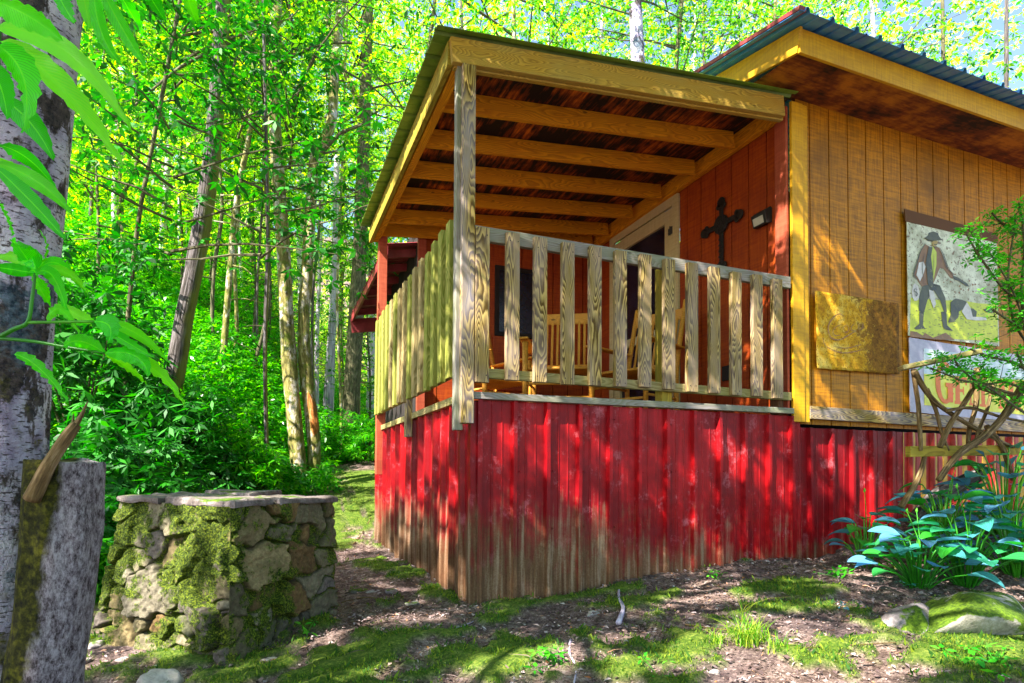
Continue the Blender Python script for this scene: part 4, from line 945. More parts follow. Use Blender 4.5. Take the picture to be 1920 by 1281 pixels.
def put_crown(parent, key, loc, rz=0, sc=1, limbmat='dark'):
    me, lm = CR[key]
    if not lm.materials: lm.materials.append(M[limbmat])
    for nm, d in (('crown', me), ('limbs', lm)):
        o = bpy.data.objects.new(nm, d); col.objects.link(o); o.parent = parent; o.location = Vector(loc)-parent_loc(parent); o.rotation_euler = (0, 0, rz); o.scale = (sc,)*3
px_right = True
def trunk_px(name, label, pts, d, wpx, mat, crown=None, group=None, n=14, rough=.1, seed=0, ddepth=0, cat='tree', twigs=0, top=11, nogrow=False):
    """a tree whose stem passes through the sight lines of the photo points at the given distance"""
    P = [dep(px, py, d+ddepth*i) for i, (px, py) in enumerate(pts)]
    b = P[0].copy(); gz = hz(b.x, b.y); 
    if not nogrow:
        if b.z > gz: P.insert(0, Vector((b.x, b.y, gz-.12)))
        dirn = (P[-1]-P[-2]).normalized(); 
        if P[-1].z < top: P.append(P[-1]+dirn*((top-P[-1].z)/max(dirn.z, .3)))
    r0_ = wpx/F*d/2; n_ = len(P); rads = [r0_*(1.25 if i == 0 else 1.0)*(1-.5*max(0, P[i].z)/12) for i in range(n_)]
    t = empty(name, (P[0].x, P[0].y, P[0].z+.1)); tag(t, label, cat, group)
    trunk_mb([tuple(p) for p in P], rads, n, rough, seed).build('trunk', M[mat], t, smooth=True)
    if twigs:
        r_ = random.Random(seed); mb = MB()
        for i in range(twigs):
            f = r_.random()*.9+.05; q = f*(n_-1); k = min(int(q), n_-2); o = P[k].lerp(P[k+1], q-k); a = r_.uniform(0, 6.28); ln = r_.uniform(.3, 1.1)
            pp = [o]; dv = Vector((math.cos(a), math.sin(a), r_.uniform(-.3, .3)))
            for s_ in range(4): dv = dv+Vector((r_.gauss(0,.2), r_.gauss(0,.2), r_.gauss(-.02,.15))); pp.append(pp[-1]+dv.normalized()*ln/4)
            MB().tube(pp, [.016, .012, .009, .006, .003], 5, False).build('dead_twig', M[mat], t)
    if crown and not (px_right and pts[0][0] > 1700):
        for key, fz, rz, sc in crown: put_crown(t, key, (P[0].x+ (P[-1].x-P[0].x)*.35, P[0].y+(P[-1].y-P[0].y)*.35, gz+fz), rz, sc)
    return t

# ------------------------------------------------------------------ near birch, stump, snag, drooping leaves
bt = empty('birch_tree', (-.73, 2.15, -1.0)); tag(bt, 'thick white birch trunk with black scars at the left edge, in front of everything', 'tree')
P = [dep(x, y, d) for x, y, d in ((-22,1420,2.02),(-22,1281,2.0),(-6,1050,1.98),(-2,860,1.96),(6,640,1.95),(26,420,1.95),(48,210,1.95),(70,0,1.96),(105,-250,1.98),(150,-700,2.0))]
MB().tube([tuple(p) for p in P], [.175,.155,.140,.128,.125,.122,.120,.118,.112,.10], 40, True, .10, 3, 7).build('trunk', M['birch'], bt, smooth=True)
# unseen crown added above the frame, shaped to dapple the cabin and yard
r_ = np.random.default_rng(21); q = np.stack([r_.uniform(-7, 4.8, 60000), r_.uniform(-4.6, 4.3, 60000), r_.uniform(3.0, 6.4, 60000)], 1)
dd = q@np.array(fw); q = q[~((dd > .1) & (q[:,2] < .92*dd))]
nn_ = nz(q[:,0]+q[:,2]*.8, q[:,1]+q[:,2]*.35, 1.7, 5)*.55+nz(q[:,0]+q[:,2]*.8, q[:,1]+q[:,2]*.35, 4.6, 6)*.45
q = q[nn_ < .60]; dr = -np.array(SUN)
# holes cut to aim sun patches at the front, the side and the yard
def gap(q, ax, v, P0, ln, sh, ang):
    t = (v-q[:,ax])/dr[ax]; h = q+dr*t[:,None]; o = [k for k in range(3) if k != ax]; du = h[:,o[0]]-P0[o[0]]; dv = h[:,o[1]]-P0[o[1]]
    ca, sa = math.cos(ang), math.sin(ang); return ((du*ca+dv*sa)/ln)**2+((-du*sa+dv*ca)/sh)**2 > 1
af = math.atan2(dr[2], dr[0]); al_ = math.atan2(dr[2], dr[1])
for px_, py_, ln, sh in ((1035,870,.34,.13),(1000,1000,.20,.10),(1370,850,.40,.13),(1460,900,.42,.12),(1570,850,.34,.17),(1330,1010,.22,.10),(1590,470,.38,.11),(1660,500,.28,.10),(1560,730,.30,.14),(1640,760,.3,.12),(930,790,.2,.11),(1400,610,.22,.10),(1240,930,.2,.09)):
    q = q[gap(q, 1, YF, on(px_, py_, 1, YF), ln, sh, af)]
for px_, py_, ln, sh in ((800,870,.40,.22),(770,960,.34,.16),(835,1010,.4,.15),(735,900,.4,.2),(745,660,.35,.25),(718,500,.3,.2)):
    q = q[gap(q, 0, XL, on(px_, py_, 0, XL), ln, sh, al_)]
for px_, py_, ln, sh in ((70,250,.4,.14),(40,560,.3,.14),(150,960,.3,.12),(60,760,.25,.1)):
    q = q[gap(q, 1, 1.95, on(px_, py_, 1, 1.95), ln, sh, af)]
for px_, py_, zz, rx, ry in ((1480,1225,-.78,.55,.26),(1330,1190,-.74,.32,.16),(1650,1245,-.78,.4,.2),(1000,1250,-.85,.42,.18),(800,1160,-.82,.22,.12),(1130,1190,-.78,.25,.1),(1850,1200,-.7,.35,.15),(680,940,-.35,.6,.9),(330,1225,-.93,.4,.2),(1200,1240,-.8,.2,.12)):
    p = on(px_, py_, 2, zz); q = q[gap(q, 2, zz, p, rx, ry, 0)]
pts = q[:15500]; V, q = whorls(pts, r_, 6, .135, .42, .3); me = mesh_np('crown', V, q)
o = link('crown', me, M['leafA'], bt)  # added foliage out of view, there to shade the scene
mb = MB(); tp = P[-2]
for a in range(12):
    e = Vector(pts[a*37]); md = tp.lerp(e, .5)+Vector((0,0,.4)); mb.tube([tp, tp.lerp(md, .5)+Vector((0,0,.2)), md, md.lerp(e, .5), e], [.04,.03,.022,.015,.006], 6, False)
mb.build('limbs', M['birch'], bt, smooth=True)
# stump
st_ = empty('tree_stump', (-.52, 2.05, -1.0)); tag(st_, 'cut grey stump with dark moss down its left side, beside the white birch', 'stump')
Pp = [dep(x, y, 1.86) for x, y in ((68,1420),(80,1281),(97,1180),(110,1080),(119,980),(124,900),(126,866))]
mb = MB(); mb.tube([tuple(p) for p in Pp], [.115,.106,.102,.102,.102,.101,.101], 44, True, .16, 9, 8)
o = mb.build('trunk', M['stump'], st_, smooth=False)
for p in o.data.polygons: p.use_smooth = len(p.vertices) == 4
for v in o.data.vertices:
    if v.co.z > Pp[-1].z-.012: v.co.z += .014*mnoise.noise(Vector((v.co.x*40, v.co.y*40, 0)))
sn = [dep(x, y, d) for x, y, d in ((60,935,1.75),(84,885,1.74),(105,850,1.74),(128,815,1.74),(143,795,1.75))]
sn2 = [dep(x, y, d) for x, y, d in ((140,800,1.75),(152,780,1.75),(165,752,1.75))]
bs = empty('broken_branch', sn[0]); tag(bs, 'splintered broken branch leaning between the birch and the stump', 'branch')
MB().tube(sn, [.026,.022,.018,.017,.013], 10, True, .25, 3, 4).build('stem', M['twig'], bs, smooth=True)
mb = MB(); mb.tube(sn2, [.012,.007,.001], 6, True, .3, 5, 3); mb.tube([dep(132,812,1.745), dep(137,790,1.745), dep(138,775,1.75)], [.006,.004,.001], 5, True)
mb.build('splinter', M['twig'], bs)
# big drooping leaves hanging into the picture at the left
bk = empty('buckeye_branch', dep(-60, 300, 1.0)); tag(bk, 'leafy branches with long drooping bright green leaflets, close in at the left edge', 'branch')
def leaflet(pts, wpx, d, dd=0, bend=.0, roll=0, mat='buckeye', parent=bk, prof=None, name='leaf'):
    n = 16; P_ = [dep(p[0], p[1], d+dd*i) for i, p in enumerate(pts)]
    def bz(t): return P_[0]*(1-t)**2+ (P_[1]*2-(P_[0]+P_[2])*.5)*2*t*(1-t)+P_[2]*t*t if len(P_) == 3 else P_[0].lerp(P_[1], t)
    wd = wpx/F*d; V = []; UV = []; Fc = []
    view = fw
    for i in range(n+1):
        t = i/n; c_ = bz(t); tan = (bz(min(1, t+.03))-bz(max(0, t-.03))).normalized(); sd = tan.cross(view).normalized(); nn = sd.cross(tan).normalized()
        sd2 = (sd*math.cos(roll)+nn*math.sin(roll)); n2 = sd2.cross(tan)
        w_ = (math.sin(math.pi*min(1, t**.75))**.8*(1-t*.15)+.02)*(1 if t < .97 else .5); ser = 1+.04*(i % 2)
        for j, s_ in enumerate((-1, -.5, 0, .5, 1)):
            V.append(c_+sd2*s_*wd/2*w_*ser+n2*(abs(s_)*wd*.16*w_+.004*math.sin(t*60+abs(s_)*2)*abs(s_))); UV.append((t, .5+s_/2))
    for i in range(n):
        for j in range(4): Fc.append((i*5+j, i*5+j+1, (i+1)*5+j+1, (i+1)*5+j))
    return MB().add(V, Fc, [[UV[k] for k in f] for f in Fc]).build(name, M[mat], parent, smooth=True)
LL = [([(-10,52),(125,98),(250,252)],40,.95),([(0,78),(118,165),(234,318)],50,.98),([(-5,85),(45,150),(42,250)],62,.9),([(-5,180),(55,228),(101,302)],42,1.0),([(-20,0),(50,28),(118,78)],56,.86),
 ([(176,-30),(190,60),(232,125)],26,1.1),([(188,-25),(232,58),(276,128)],28,1.12),([(215,-30),(248,30),(268,62)],30,1.05),([(262,-40),(285,0),(312,42)],34,1.0),([(340,-45),(356,10),(371,48)],28,1.0),([(380,-40),(394,-5),(404,26)],22,1.1),([(150,-40),(160,10),(168,55)],30,1.15),
 ([(-10,272),(50,296),(107,357)],30,1.0),([(-10,304),(72,342),(136,404)],30,1.02),([(-10,312),(62,382),(124,452)],32,.98),([(-10,372),(10,405),(24,442)],22,1.0),([(-15,300),(30,330),(60,400)],24,1.1),([(100,-30),(118,8),(140,44)],34,1.2),([(-30,110),(0,160),(14,225)],44,.92),
 ([(66,514),(56,478),(20,450)],34,1.0),([(66,512),(88,470),(72,430)],4,1.0),([(66,514),(110,495),(162,555)],24,1.0),([(66,514),(120,510),(166,553)],20,1.01),([(66,512),(30,482),(-12,486)],28,1.0),([(64,512),(20,505),(-14,500)],24,1.01),([(66,514),(100,520),(128,600)],26,.98),([(66,514),(75,540),(95,575)],30,1.02),([(66,512),(40,470),(22,452)],40,1.03),
 ([(176,603),(205,612),(202,645)],40,.98),([(176,603),(250,622),(318,682)],24,1.0),([(176,603),(235,640),(291,672)],22,1.01),([(176,603),(140,588),(112,566)],22,1.0),([(90,606),(112,580),(150,630)],20,1.0),
 ([(196,662),(150,640),(118,652)],28,1.0),([(196,662),(255,668),(278,708)],34,.99),([(196,662),(285,690),(347,765)],30,1.0),([(26,664),(75,692),(129,757)],24,.98),([(196,662),(240,690),(276,722)],16,1.02)]
for i, (p, w_, d) in enumerate(LL): leaflet(p, w_, d, random.uniform(-.03, .05), roll=random.uniform(-.45, .45))
for pts_, rr_ in (([(-15,640),(25,618),(52,604),(60,560),(66,512)], .0042), ([(52,605),(110,604),(176,603)], .0028), ([(-15,634),(60,640),(130,652),(196,662)], .0032), ([(-15,20),(-5,60),(-10,180),(-20,300)], .006), ([(120,-60),(200,-30),(300,-45),(400,-55)], .005)):
    MB().tube([dep(x, y, 1.0) for x, y in pts_], [rr_*(1-.12*i) for i in range(len(pts_))], 7, True, 0, 0, 4).build('stalk', M['hostagreen'], bk, smooth=True)

# ------------------------------------------------------------------ forest
tw = empty('twin_birch', dep(572, 925, 9.3)); tag(tw, 'twin mossy birch rising from one base behind the stone pier, one stem scarred orange', 'tree')
gzt = hz(tw.location.x, tw.location.y)
def stem(px, d, w_, mat, sd, nm='trunk', base=True, rough=.14):
    P_ = [dep(x, y, d+.02*i) for i, (x, y) in enumerate(px)]
    if base: P_.insert(0, Vector((P_[0].x, P_[0].y, gzt-.15)))
    n_ = len(P_); rads = [w_/F*d/2*((.15, 1, 1, .1)[i] if nm == 'bark_scar' else 1.3 if i == 0 else (1-.42*i/n_)) for i in range(n_)]
    return trunk_mb(P_, rads, 18, rough, sd).build(nm, M[mat], tw, smooth=True)
stem([(566,930),(556,830),(548,740),(540,640),(534,520),(527,400),(516,260),(513,160),(518,40),(522,-120),(530,-300)], 9.2, 31, 'mossy', 1)
stem([(583,930),(589,850),(582,770),(572,690),(570,600),(576,510),(582,400),(590,300),(606,265),(622,225),(626,150),(634,60),(645,-60),(640,-250)], 9.35, 26, 'mossy', 2)
stem([(577,735),(584,760),(590,800),(588,830)], 9.27, 14, 'peel', 4, 'bark_scar', False, .3)
for pts_ in ([(516,150),(480,105),(440,78),(400,52),(372,40)], [(513,90),(490,55),(465,50)], [(440,78),(400,95),(340,125),(290,165),(250,200)], [(520,120),(560,100),(610,82),(660,80)], [(518,60),(480,40),(455,62),(440,120),(418,182)], [(590,300),(640,250),(680,235)], [(460,55),(420,60),(380,60),(310,75)]):
    MB().tube([dep(x, y, 9.0-.12*i) for i, (x, y) in enumerate(pts_)], [.032-.005*i for i in range(len(pts_))], 6, False, .2, 2, 3).build('limb', M['dark'], tw, smooth=True)
put_crown(tw, 'tallA', (tw.location.x-.3, tw.location.y, gzt+1.2), 1.0, .95); 
T = trunk_px
T('leaning_tree', 'grey ridged trunk leaning right, rooted in the undergrowth left of the twin birch', [(268,940),(300,830),(325,720),(345,600),(365,500),(382,400),(396,300),(405,200),(412,100)], 8.6, 36, 'ridged', [('tallA', 1.5, 2.1, 1.0)], seed=3)
T('dead_conifer', 'dark conifer trunk with bare side branches just left of the cabin', [(650,866),(656,800),(662,700),(668,600),(674,480),(678,380),(682,260)], 13.6, 33, 'dark', [('tallB', 4.5, .4, .9)], seed=5, twigs=34)
T('pale_snag', 'pale lavender dead trunk with bare twigs behind the twin birch', [(572,700),(568,600),(565,480),(564,380),(562,290)], 20, 22, 'pale', None, seed=6, twigs=26, nogrow=True)
T('pale_tree', 'straight pale trunk right of the twin birch, thicker of the pair', [(617,818),(620,720),(624,600),(628,500),(630,400)], 15.5, 15, 'pale', None, seed=7, top=8)
T('pale_tree', 'slim pale trunk leaning against the thicker pale trunk right of the twin birch', [(606,812),(612,720),(620,600),(624,500)], 16, 9, 'pale', None, seed=8, top=7)
T('pale_tree', 'thin white trunk directly behind the twin birch, right side', [(594,770),(594,650),(598,540),(604,380)], 17, 9, 'pale', [('tallB', 4, 1.1, 1)], seed=9)
T('young_birch', 'young mossy birch with a slender forked stem between the leaning trunk and the twin birch', [(410,792),(416,700),(424,600),(432,500),(438,420),(452,330),(468,250),(474,160)], 10.5, 13, 'mossy', [('lowB', 2.0, .3, 1.1)], seed=10, twigs=8)
T('young_birch', 'thin dark stem close on the left of the young birch', [(404,770),(402,680),(398,590),(402,500),(416,400),(412,300)], 11, 8, 'dark', [('lowA', 2.5, 1.3, 1)], seed=11, twigs=6)
T('young_tree', 'slim pale stem right of the young birch', [(434,760),(440,680),(444,600),(440,500),(446,400)], 12, 8, 'mossy', [('lowB', 2.6, 2.3, 1)], seed=12, twigs=6)
T('young_tree', 'dark thin stem leaning right in the clearing left of the twin birch', [(458,770),(472,700),(492,630),(504,560),(502,450),(498,340)], 11.5, 8, 'dark', [('lowA', 3, 4, 1)], seed=13, twigs=9)
T('white_tree', 'white sunlit trunk left of the leaning trunk', [(296,640),(302,520),(306,420),(312,340),(322,220)], 16, 15, 'pale', [('tallB', 3, 2, 1)], seed=14)
T('white_tree', 'thin white trunk further left, partly behind leaves', [(212,560),(216,460),(214,380),(220,240)], 17, 13, 'pale', [('tallB', 3.5, 5, 1)], seed=15)
T('dark_sapling', 'dark thin trunk at the far left beside the white birch', [(222,560),(222,470),(226,380),(258,300),(256,180)], 12, 9, 'dark', [('lowA', 2, 2, 1.1)], seed=16, twigs=6)
T('forest_tree', 'thin white trunk at far left behind the big leaves', [(142,520),(145,430),(148,330),(160,200)], 22, 9, 'pale', [('tallB', 3, 1, 1.1)], seed=17)
T('birch_behind_roof', 'bright peeling birch trunk rising behind the porch roof', [(1206,420),(1199,200),(1196,110),(1191,20),(1186,-80)], 11.5, 38, 'birch', [('tallA', 5.2, 3, 1.05)], seed=18)
T('forest_tree', 'pale trunk glimpsed above the roof near the cabin eave', [(1388,300),(1388,120),(1386,40)], 19, 14, 'pale', [('tallB', 6, 4, 1.2)], seed=19)
T('forest_tree', 'forked pale trunk in the canopy above the porch corner', [(672,420),(676,300),(672,200),(640,120),(615,40)], 14, 16, 'mossy', [('tallB', 3, 4.4, 1)], seed=20)
T('young_tree', 'dark slim stem with dark broad leaves overhead, left of the leaning trunk', [(232,800),(240,600),(262,400),(300,200)], 7.2, 9, 'dark', [('near', .55, .8, 1)], seed=25)
T('young_tree', 'thin grey stem whose leafy boughs hang before the upper part of the twin birch', [(500,860),(497,650),(503,420),(498,200)], 8.0, 8, 'ridged', [('near', 1.0, 3.8, 1)], seed=26)
# further trees of the wood, each with its own stem and crown
kinds = [('tallA','pale'),('tallB','dark'),('tallA','ridged'),('tallB','mossy'),('tallB','pale')]
far = [(30,14,9),(95,19,10),(180,15,10),(250,20,12),(335,18,9),(372,22,13),(470,19,10),(525,24,12),(640,21,11),(700,18,9),(730,26,14),(800,15,12),(880,19,12),(960,14,14),(1040,20,13),(1120,16,12),(1260,14,14),(1330,18,12),(1450,15,12),(1560,19,14),(1640,16,14),(1760,15,12),(1880,17,14),(-60,12,12),(1300,22,12)]
where = ['left edge, behind the big leaves','white birch','dark thin trunk at far left','space beside the dark thin trunk','white sunlit trunk','leaning trunk','young birches','twin birch','pale pair of trunks','cabin left wall','porch roof corner','porch roof beam, left part','porch roof beam, left quarter','porch roof beam, middle','porch roof beam, right of middle','peeling birch, left side','peeling birch, right side','roof valley','house roof peak','house roof, near the peak','house roof, left third','house roof, middle','house roof, right end','frame at far left','roof valley, deeper in the wood']
for i, (px, d, w_) in enumerate(far):
    k, mt = kinds[i % 5]; yy = 760 if px < 700 else 500
    T('forest_tree', f'{dict(pale="pale", dark="dark", ridged="grey", mossy="mossy")[mt]} slim forest tree behind the {where[i]}', [(px,yy),(px+random.uniform(-12,12),yy-250),(px+random.uniform(-25,25),yy-520)], d, w_, mt, [(k, random.uniform(.5, 3.5), random.uniform(0, 6), random.uniform(.95, 1.25))], 'trees standing in the wood', seed=30+i, n=9)
slim = [(112,13,7),(158,18,8),(238,13,6),(275,21,9),(318,24,9),(362,15,6),(452,18,8),(486,13,6),(538,17,7),(556,23,10),(586,14,7),(640,13,6),(690,20,9),(345,19,8),(200,23,9),(520,27,9)]
wh3 = ['behind the hanging leaves','right of the white birch','among the dark bushes','left of the white sunlit trunk','right of the white sunlit trunk','close to the leaning trunk','between the young birches','left of the twin birch, nearer','just left of the twin birch','showing between the twin stems','right against the twin birch','left of the dark conifer','right of the dark conifer','over the leaning trunk foot','above the dark bushes','deep left of the twin birch']
for i, (px, d, w_) in enumerate(slim):
    T('slim_tree', 'slender bare '+('pale','grey','mossy')[i%3]+' trunk '+wh3[i], [(px,780),(px+random.uniform(-8,8),560),(px+random.uniform(-16,16),360),(px+random.uniform(-25,25),120)], d, w_, ('pale','ridged','mossy')[i%3], None, 'slender trunks in the wood', seed=80+i, n=7, twigs=5 if i%2 else 0)
# saplings and bushes of the understorey
sap = [(170,11,'lowA'),(330,13,'lowB'),(385,15,'lowB'),(470,14,'lowA'),(500,17,'lowB'),(640,17,'lowB'),(690,15.5,'lowA'),(215,14,'lowB'),(300,17,'lowB'),(60,11,'lowB'),(560,20,'lowB'),(425,19,'lowB')]
wh2 = ['far left, deeper in','just past the leaning trunk','between the leaning trunk and the young birch','past the young birches','deep behind the twin birch','beyond the pale pair of trunks','beside the cabin left wall','left, above the dark bushes','behind the leaning trunk','left edge of the wood','far behind the twin birch','deep between the young birches']
for i, (px, d, k) in enumerate(sap):
    b = dep(px, 800, d); gz_ = hz(b.x, b.y); t = empty('sapling', (b.x, b.y, gz_)); tag(t, 'layered green sapling, '+wh2[i], 'sapling', 'saplings under the tall trees')
    MB().tube([(b.x, b.y, gz_-.1), (b.x+.05, b.y, gz_+1.5), (b.x-.05, b.y+.1, gz_+3.5), (b.x+.1, b.y, gz_+6)], [.035,.03,.02,.01], 7, False, .1, i, 3).build('trunk', M['dark'], t, smooth=True)
    put_crown(t, k, (b.x, b.y, gz_), i*1.7, random.uniform(.9, 1.15))
# rhododendron thicket
def bush(loc, sx, sz, seed, lb, n=900, L=.15, mat='leafD', name='rhododendron_bush'):
    r_ = np.random.default_rng(seed); gz_ = hz(*loc); t = empty(name, (loc[0], loc[1], gz_)); tag(t, lb, 'bush', 'dark bushes on the slope')
    th = r_.uniform(0, 6.28, n); ph = np.arccos(r_.uniform(-.1, 1, n)); rr_ = r_.uniform(.55, 1, n)**.6*(1+.25*np.sin(th*3+seed)+.2*np.sin(ph*5+th*2))
    P_ = np.stack([loc[0]+sx*rr_*np.sin(ph)*np.cos(th), loc[1]+sx*rr_*np.sin(ph)*np.sin(th), gz_+.1+sz*rr_*np.cos(ph)], 1)
    V, q = whorls(P_, r_, 7, L, .30, .35, .5); link('foliage', mesh_np('foliage', V, q), M[mat], t)
    mb = MB()
    for i in range(14): e = Vector(P_[i*29 % n]); o_ = Vector((loc[0], loc[1], gz_-.05)); mb.tube([o_, o_.lerp(e, .5)+Vector((0,0,.12)), e], [.02,.014,.005], 5, False)
    mb.build('stems', M['dark'], t)
def at(px, d): b = dep(px, 850, d); return (b.x, b.y)
bush(at(215,6.0), .75, 1.15, 1, 'dark rhododendron bush rising behind the stump')
bush(at(262,5.4), .45, .62, 2, 'low dark rhododendron beside the left of the stone pier', 600, .13)
bush(at(150,7.2), 1.1, 2.3, 3, 'tall dark rhododendron right of the white birch', 1600, .16)
bush(at(330,7.4), .8, 1.0, 4, 'rounded dark bush at the foot of the leaning trunk', 1000, .14)
bush(at(410,8.2), .8, .75, 5, 'low bush left of the twin birch foot', 900, .12, 'leafC')
bush(at(480,8.0), .6, .55, 6, 'small bright bush behind the stone pier', 700, .11, 'leafC')
bush(at(690,12.5), .55, .65, 7, 'small bush against the cabin left corner', 600, .11, 'leafC')
bush(at(215,4.9), .28, .38, 8, 'small dark bush in the shade between stump and pier', 300, .10)
# undergrowth: leafy ground cover nobody could count
r_ = np.random.default_rng(5); pts = []
n = 85000; d = 5.2+r_.random(n)**1.5*24; px = r_.uniform(-100, 720, n)
yawp = YAW+np.arctan((px-960)/F); x = d*np.sin(yawp); y = d*np.cos(yawp)
keep = (y > 5.0+.0*x) & ~((x > .05-.0*y) & (y < 9.0)) & ~((x > 1.0) & (y < 12.6)) & ~((x > -.3) & (y < 7.2)) & (mossmask(x, y) < .6)
x, y = x[keep], y[keep]; hgt = (r_.random(len(x))**1.2)*(.12+1.1*sm((y-6)/5)*nz(x, y, .8, 3)+.25*(x < -.6))
P_ = np.stack([x, y, H(x, y)+hgt], 1); V, q = whorls(P_, r_, 5, .115, .34, .25, .45)
o = link('undergrowth', mesh_np('undergrowth', V, q), M['leafC'], None); tag(o, 'dense bright green undergrowth covering the slope behind the pier', 'undergrowth', None, 'stuff')
# far wood
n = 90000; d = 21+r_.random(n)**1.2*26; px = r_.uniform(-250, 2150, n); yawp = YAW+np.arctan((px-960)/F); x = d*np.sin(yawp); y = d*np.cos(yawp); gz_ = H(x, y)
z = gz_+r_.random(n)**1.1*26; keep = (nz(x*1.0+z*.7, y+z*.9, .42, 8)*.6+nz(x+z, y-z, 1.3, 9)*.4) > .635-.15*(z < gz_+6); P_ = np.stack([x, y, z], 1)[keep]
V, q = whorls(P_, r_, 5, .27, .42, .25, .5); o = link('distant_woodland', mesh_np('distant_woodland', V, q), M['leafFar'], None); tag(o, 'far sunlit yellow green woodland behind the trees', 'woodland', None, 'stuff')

# ------------------------------------------------------------------ rocks and small ground things
def rock(px, py, dims, seed, mat, lb, rz=0, sink=.35, name='rock', flat_=False, rough=.3, grp=None, zz=None):
    p = None; zt = -.85
    for _ in range(6):
        p = on(px, py, 2, zt); zt = hz(p.x, p.y)
    o = rockmesh(name, (p.x, p.y, zt+dims[2]*(.5-sink)), dims, seed, M[mat], None, rz, 4, rough, flat_); tag(o, lb, 'rock', grp); return o
rock(1835,1182,(.43,.22,.155),3,'rockmoss','large boulder half covered in bright moss below the blue green plants',.1,.25)
rock(1705,1178,(.17,.13,.10),4,'rock','grey pointed stone at the left of the mossy boulder',.6)
rock(300,1290,(.11,.09,.07),5,'rockpale','smooth lilac stone at the bottom edge below the pier',.3)
rock(508,1252,(.085,.05,.022),6,'slab','flat striped stone lying before the pier corner',.2,flat_=True)
rock(512,1236,(.06,.045,.02),7,'rockpale','flat pale stone resting behind the striped flat stone',.5,flat_=True)
rock(640,905,(.33,.2,.09),8,'slab','flat slab stone lying right of the twin birch',.1,.2,flat_=True)
rock(690,893,(.16,.13,.14),9,'slab','round tan stone against the cabin corner')
rock(632,888,(.14,.1,.09),10,'rockmoss','dark stone behind the flat slab near the twin birch')
rock(545,912,(.3,.12,.06),11,'rockmoss','low mossy stone at the foot of the twin birch')
rock(678,1108,(.085,.05,.022),12,'rockmoss','flat grey green stone on the path right of the pier',.2,flat_=True)
rock(775,1135,(.05,.04,.025),13,'rockmoss','small mossy stone near the cabin corner')
rock(1112,1152,(.05,.03,.018),14,'rockpale','pale crumbly stone below the red skirting',.5)
rock(970,1150,(.016,.014,.012),15,'rockpale','small white pebble below the red skirting')
rock(700,1110,(.05,.03,.012),16,'rockpale','thin pale stone chip on the path')
rock(140,1245,(.07,.05,.03),17,'rock','grey stone between stump and pier',.4,flat_=True)
rock(180,1215,(.06,.045,.03),18,'rock','angular grey stone right of the stump foot',.9)
rock(230,1240,(.04,.03,.015),19,'rockpale','small tan stone in the moss left of the pier')
rock(1100,1185,(.03,.022,.01),20,'slab','reddish flat chip in the moss')
rock(1410,1150,(.07,.03,.016),23,'rockpale','weathered pale stone in the litter behind the grass',.3)
rock(860,1178,(.02,.016,.010),24,'rockpale','pale stone chip before the cabin corner')
rock(905,1165,(.035,.02,.008),25,'slab','flat brown chip before the cabin corner')
rock(715,1050,(.06,.04,.03),26,'rockmoss','mossy stone at the foot of the side skirting')
rock(735,1110,(.05,.035,.02),27,'rock','small grey stone on the path by the side skirting')
rock(1340,1262,(.03,.02,.012),28,'rockpale','white pebble at the bottom edge')
# driftwood root and sticks
def stick(px, r0_, lb, mat='twig', lift=.02, name='stick'):
    P_ = []
    for i, (x_, y_) in enumerate(px):
        zt = -.8
        for _ in range(5): p = on(x_, y_, 2, zt); zt = hz(p.x, p.y)+lift
        P_.append(Vector((p.x, p.y, zt)))
    n_ = len(P_); o = MB().tube(P_, [r0_*(1-.55*i/(n_-1)) for i in range(n_)], 8, True, .3, r0_*99, 4).build(name, M[mat], None, smooth=True); tag(o, lb, 'stick'); return o
stick([(1160,1168),(1168,1140),(1160,1120),(1162,1102)], .014, 'gnarled pale root standing out below the red skirting', 'pale', .025, 'root')
stick([(1285,1172),(1330,1178),(1400,1186),(1440,1190)], .005, 'thin twig lying right across the litter', 'twig')
stick([(650,1030),(672,1018),(700,1002)], .012, 'brown root crossing the path beside the cabin', 'twig', .01, 'root')
stick([(1070,1200),(1068,1225),(1080,1250),(1075,1285)], .007, 'pale wandering root in the moss at the bottom', 'pale', .01, 'root')
stick([(1500,1216),(1600,1212),(1680,1208)], .004, 'dry straw stalk lying before the mossy boulder', 'twig')
stick([(640,1130),(690,1120),(740,1128)], .005, 'thin root on the path behind the pier corner', 'twig', .008, 'root')
stick([(800,1190),(850,1180),(900,1160)], .005, 'thin pale root curving before the cabin corner', 'pale', .008, 'root')
# leaf litter
r_ = np.random.default_rng(9); n = 52000
x = np.concatenate([r_.uniform(-.9, 5.2, n), r_.uniform(.3, 1.2, 6000)]); y = np.concatenate([1.1+r_.random(n)**1.0*2.6, r_.uniform(3.4, 7.4, 6000)])
keep = (r_.random(len(x)) > mossmask(x, y)*.93) & (y < np.where(x > XL, YF+.0, 9)) & ~((y > 3.25) & (x < .45) & (x > -.8) & (y < 4.7) & (y > 3.2+np.abs(x+.15)*.9))
x, y = x[keep], y[keep]; m_ = len(x); a = r_.uniform(0, 6.28, m_); D = unit(np.stack([np.cos(a), np.sin(a), r_.normal(0, .22, m_)], 1)); Nn = unit(np.stack([r_.normal(0, .4, m_), r_.normal(0, .4, m_), np.ones(m_)], 1))
P_ = np.stack([x, y, H(x, y)+.010+r_.random(m_)*.012], 1); ls = .006+.03*r_.random(m_)**1.6; big = r_.random(m_) < .05; ls[big] *= 1.5
asp_ = np.where(r_.random(m_) < .55, .16, .5); tw_ = r_.random(m_) < .012; ls[tw_] = r_.uniform(.05, .15, tw_.sum()); asp_[tw_] = .045
V, q = leaves_np(P_, D, Nn, ls, ls*asp_, .04); o = link('leaf_litter', mesh_np('leaf_litter', V, q), M['litter'], None); tag(o, 'dry leaf and bark litter over the yard', 'litter', None, 'stuff')
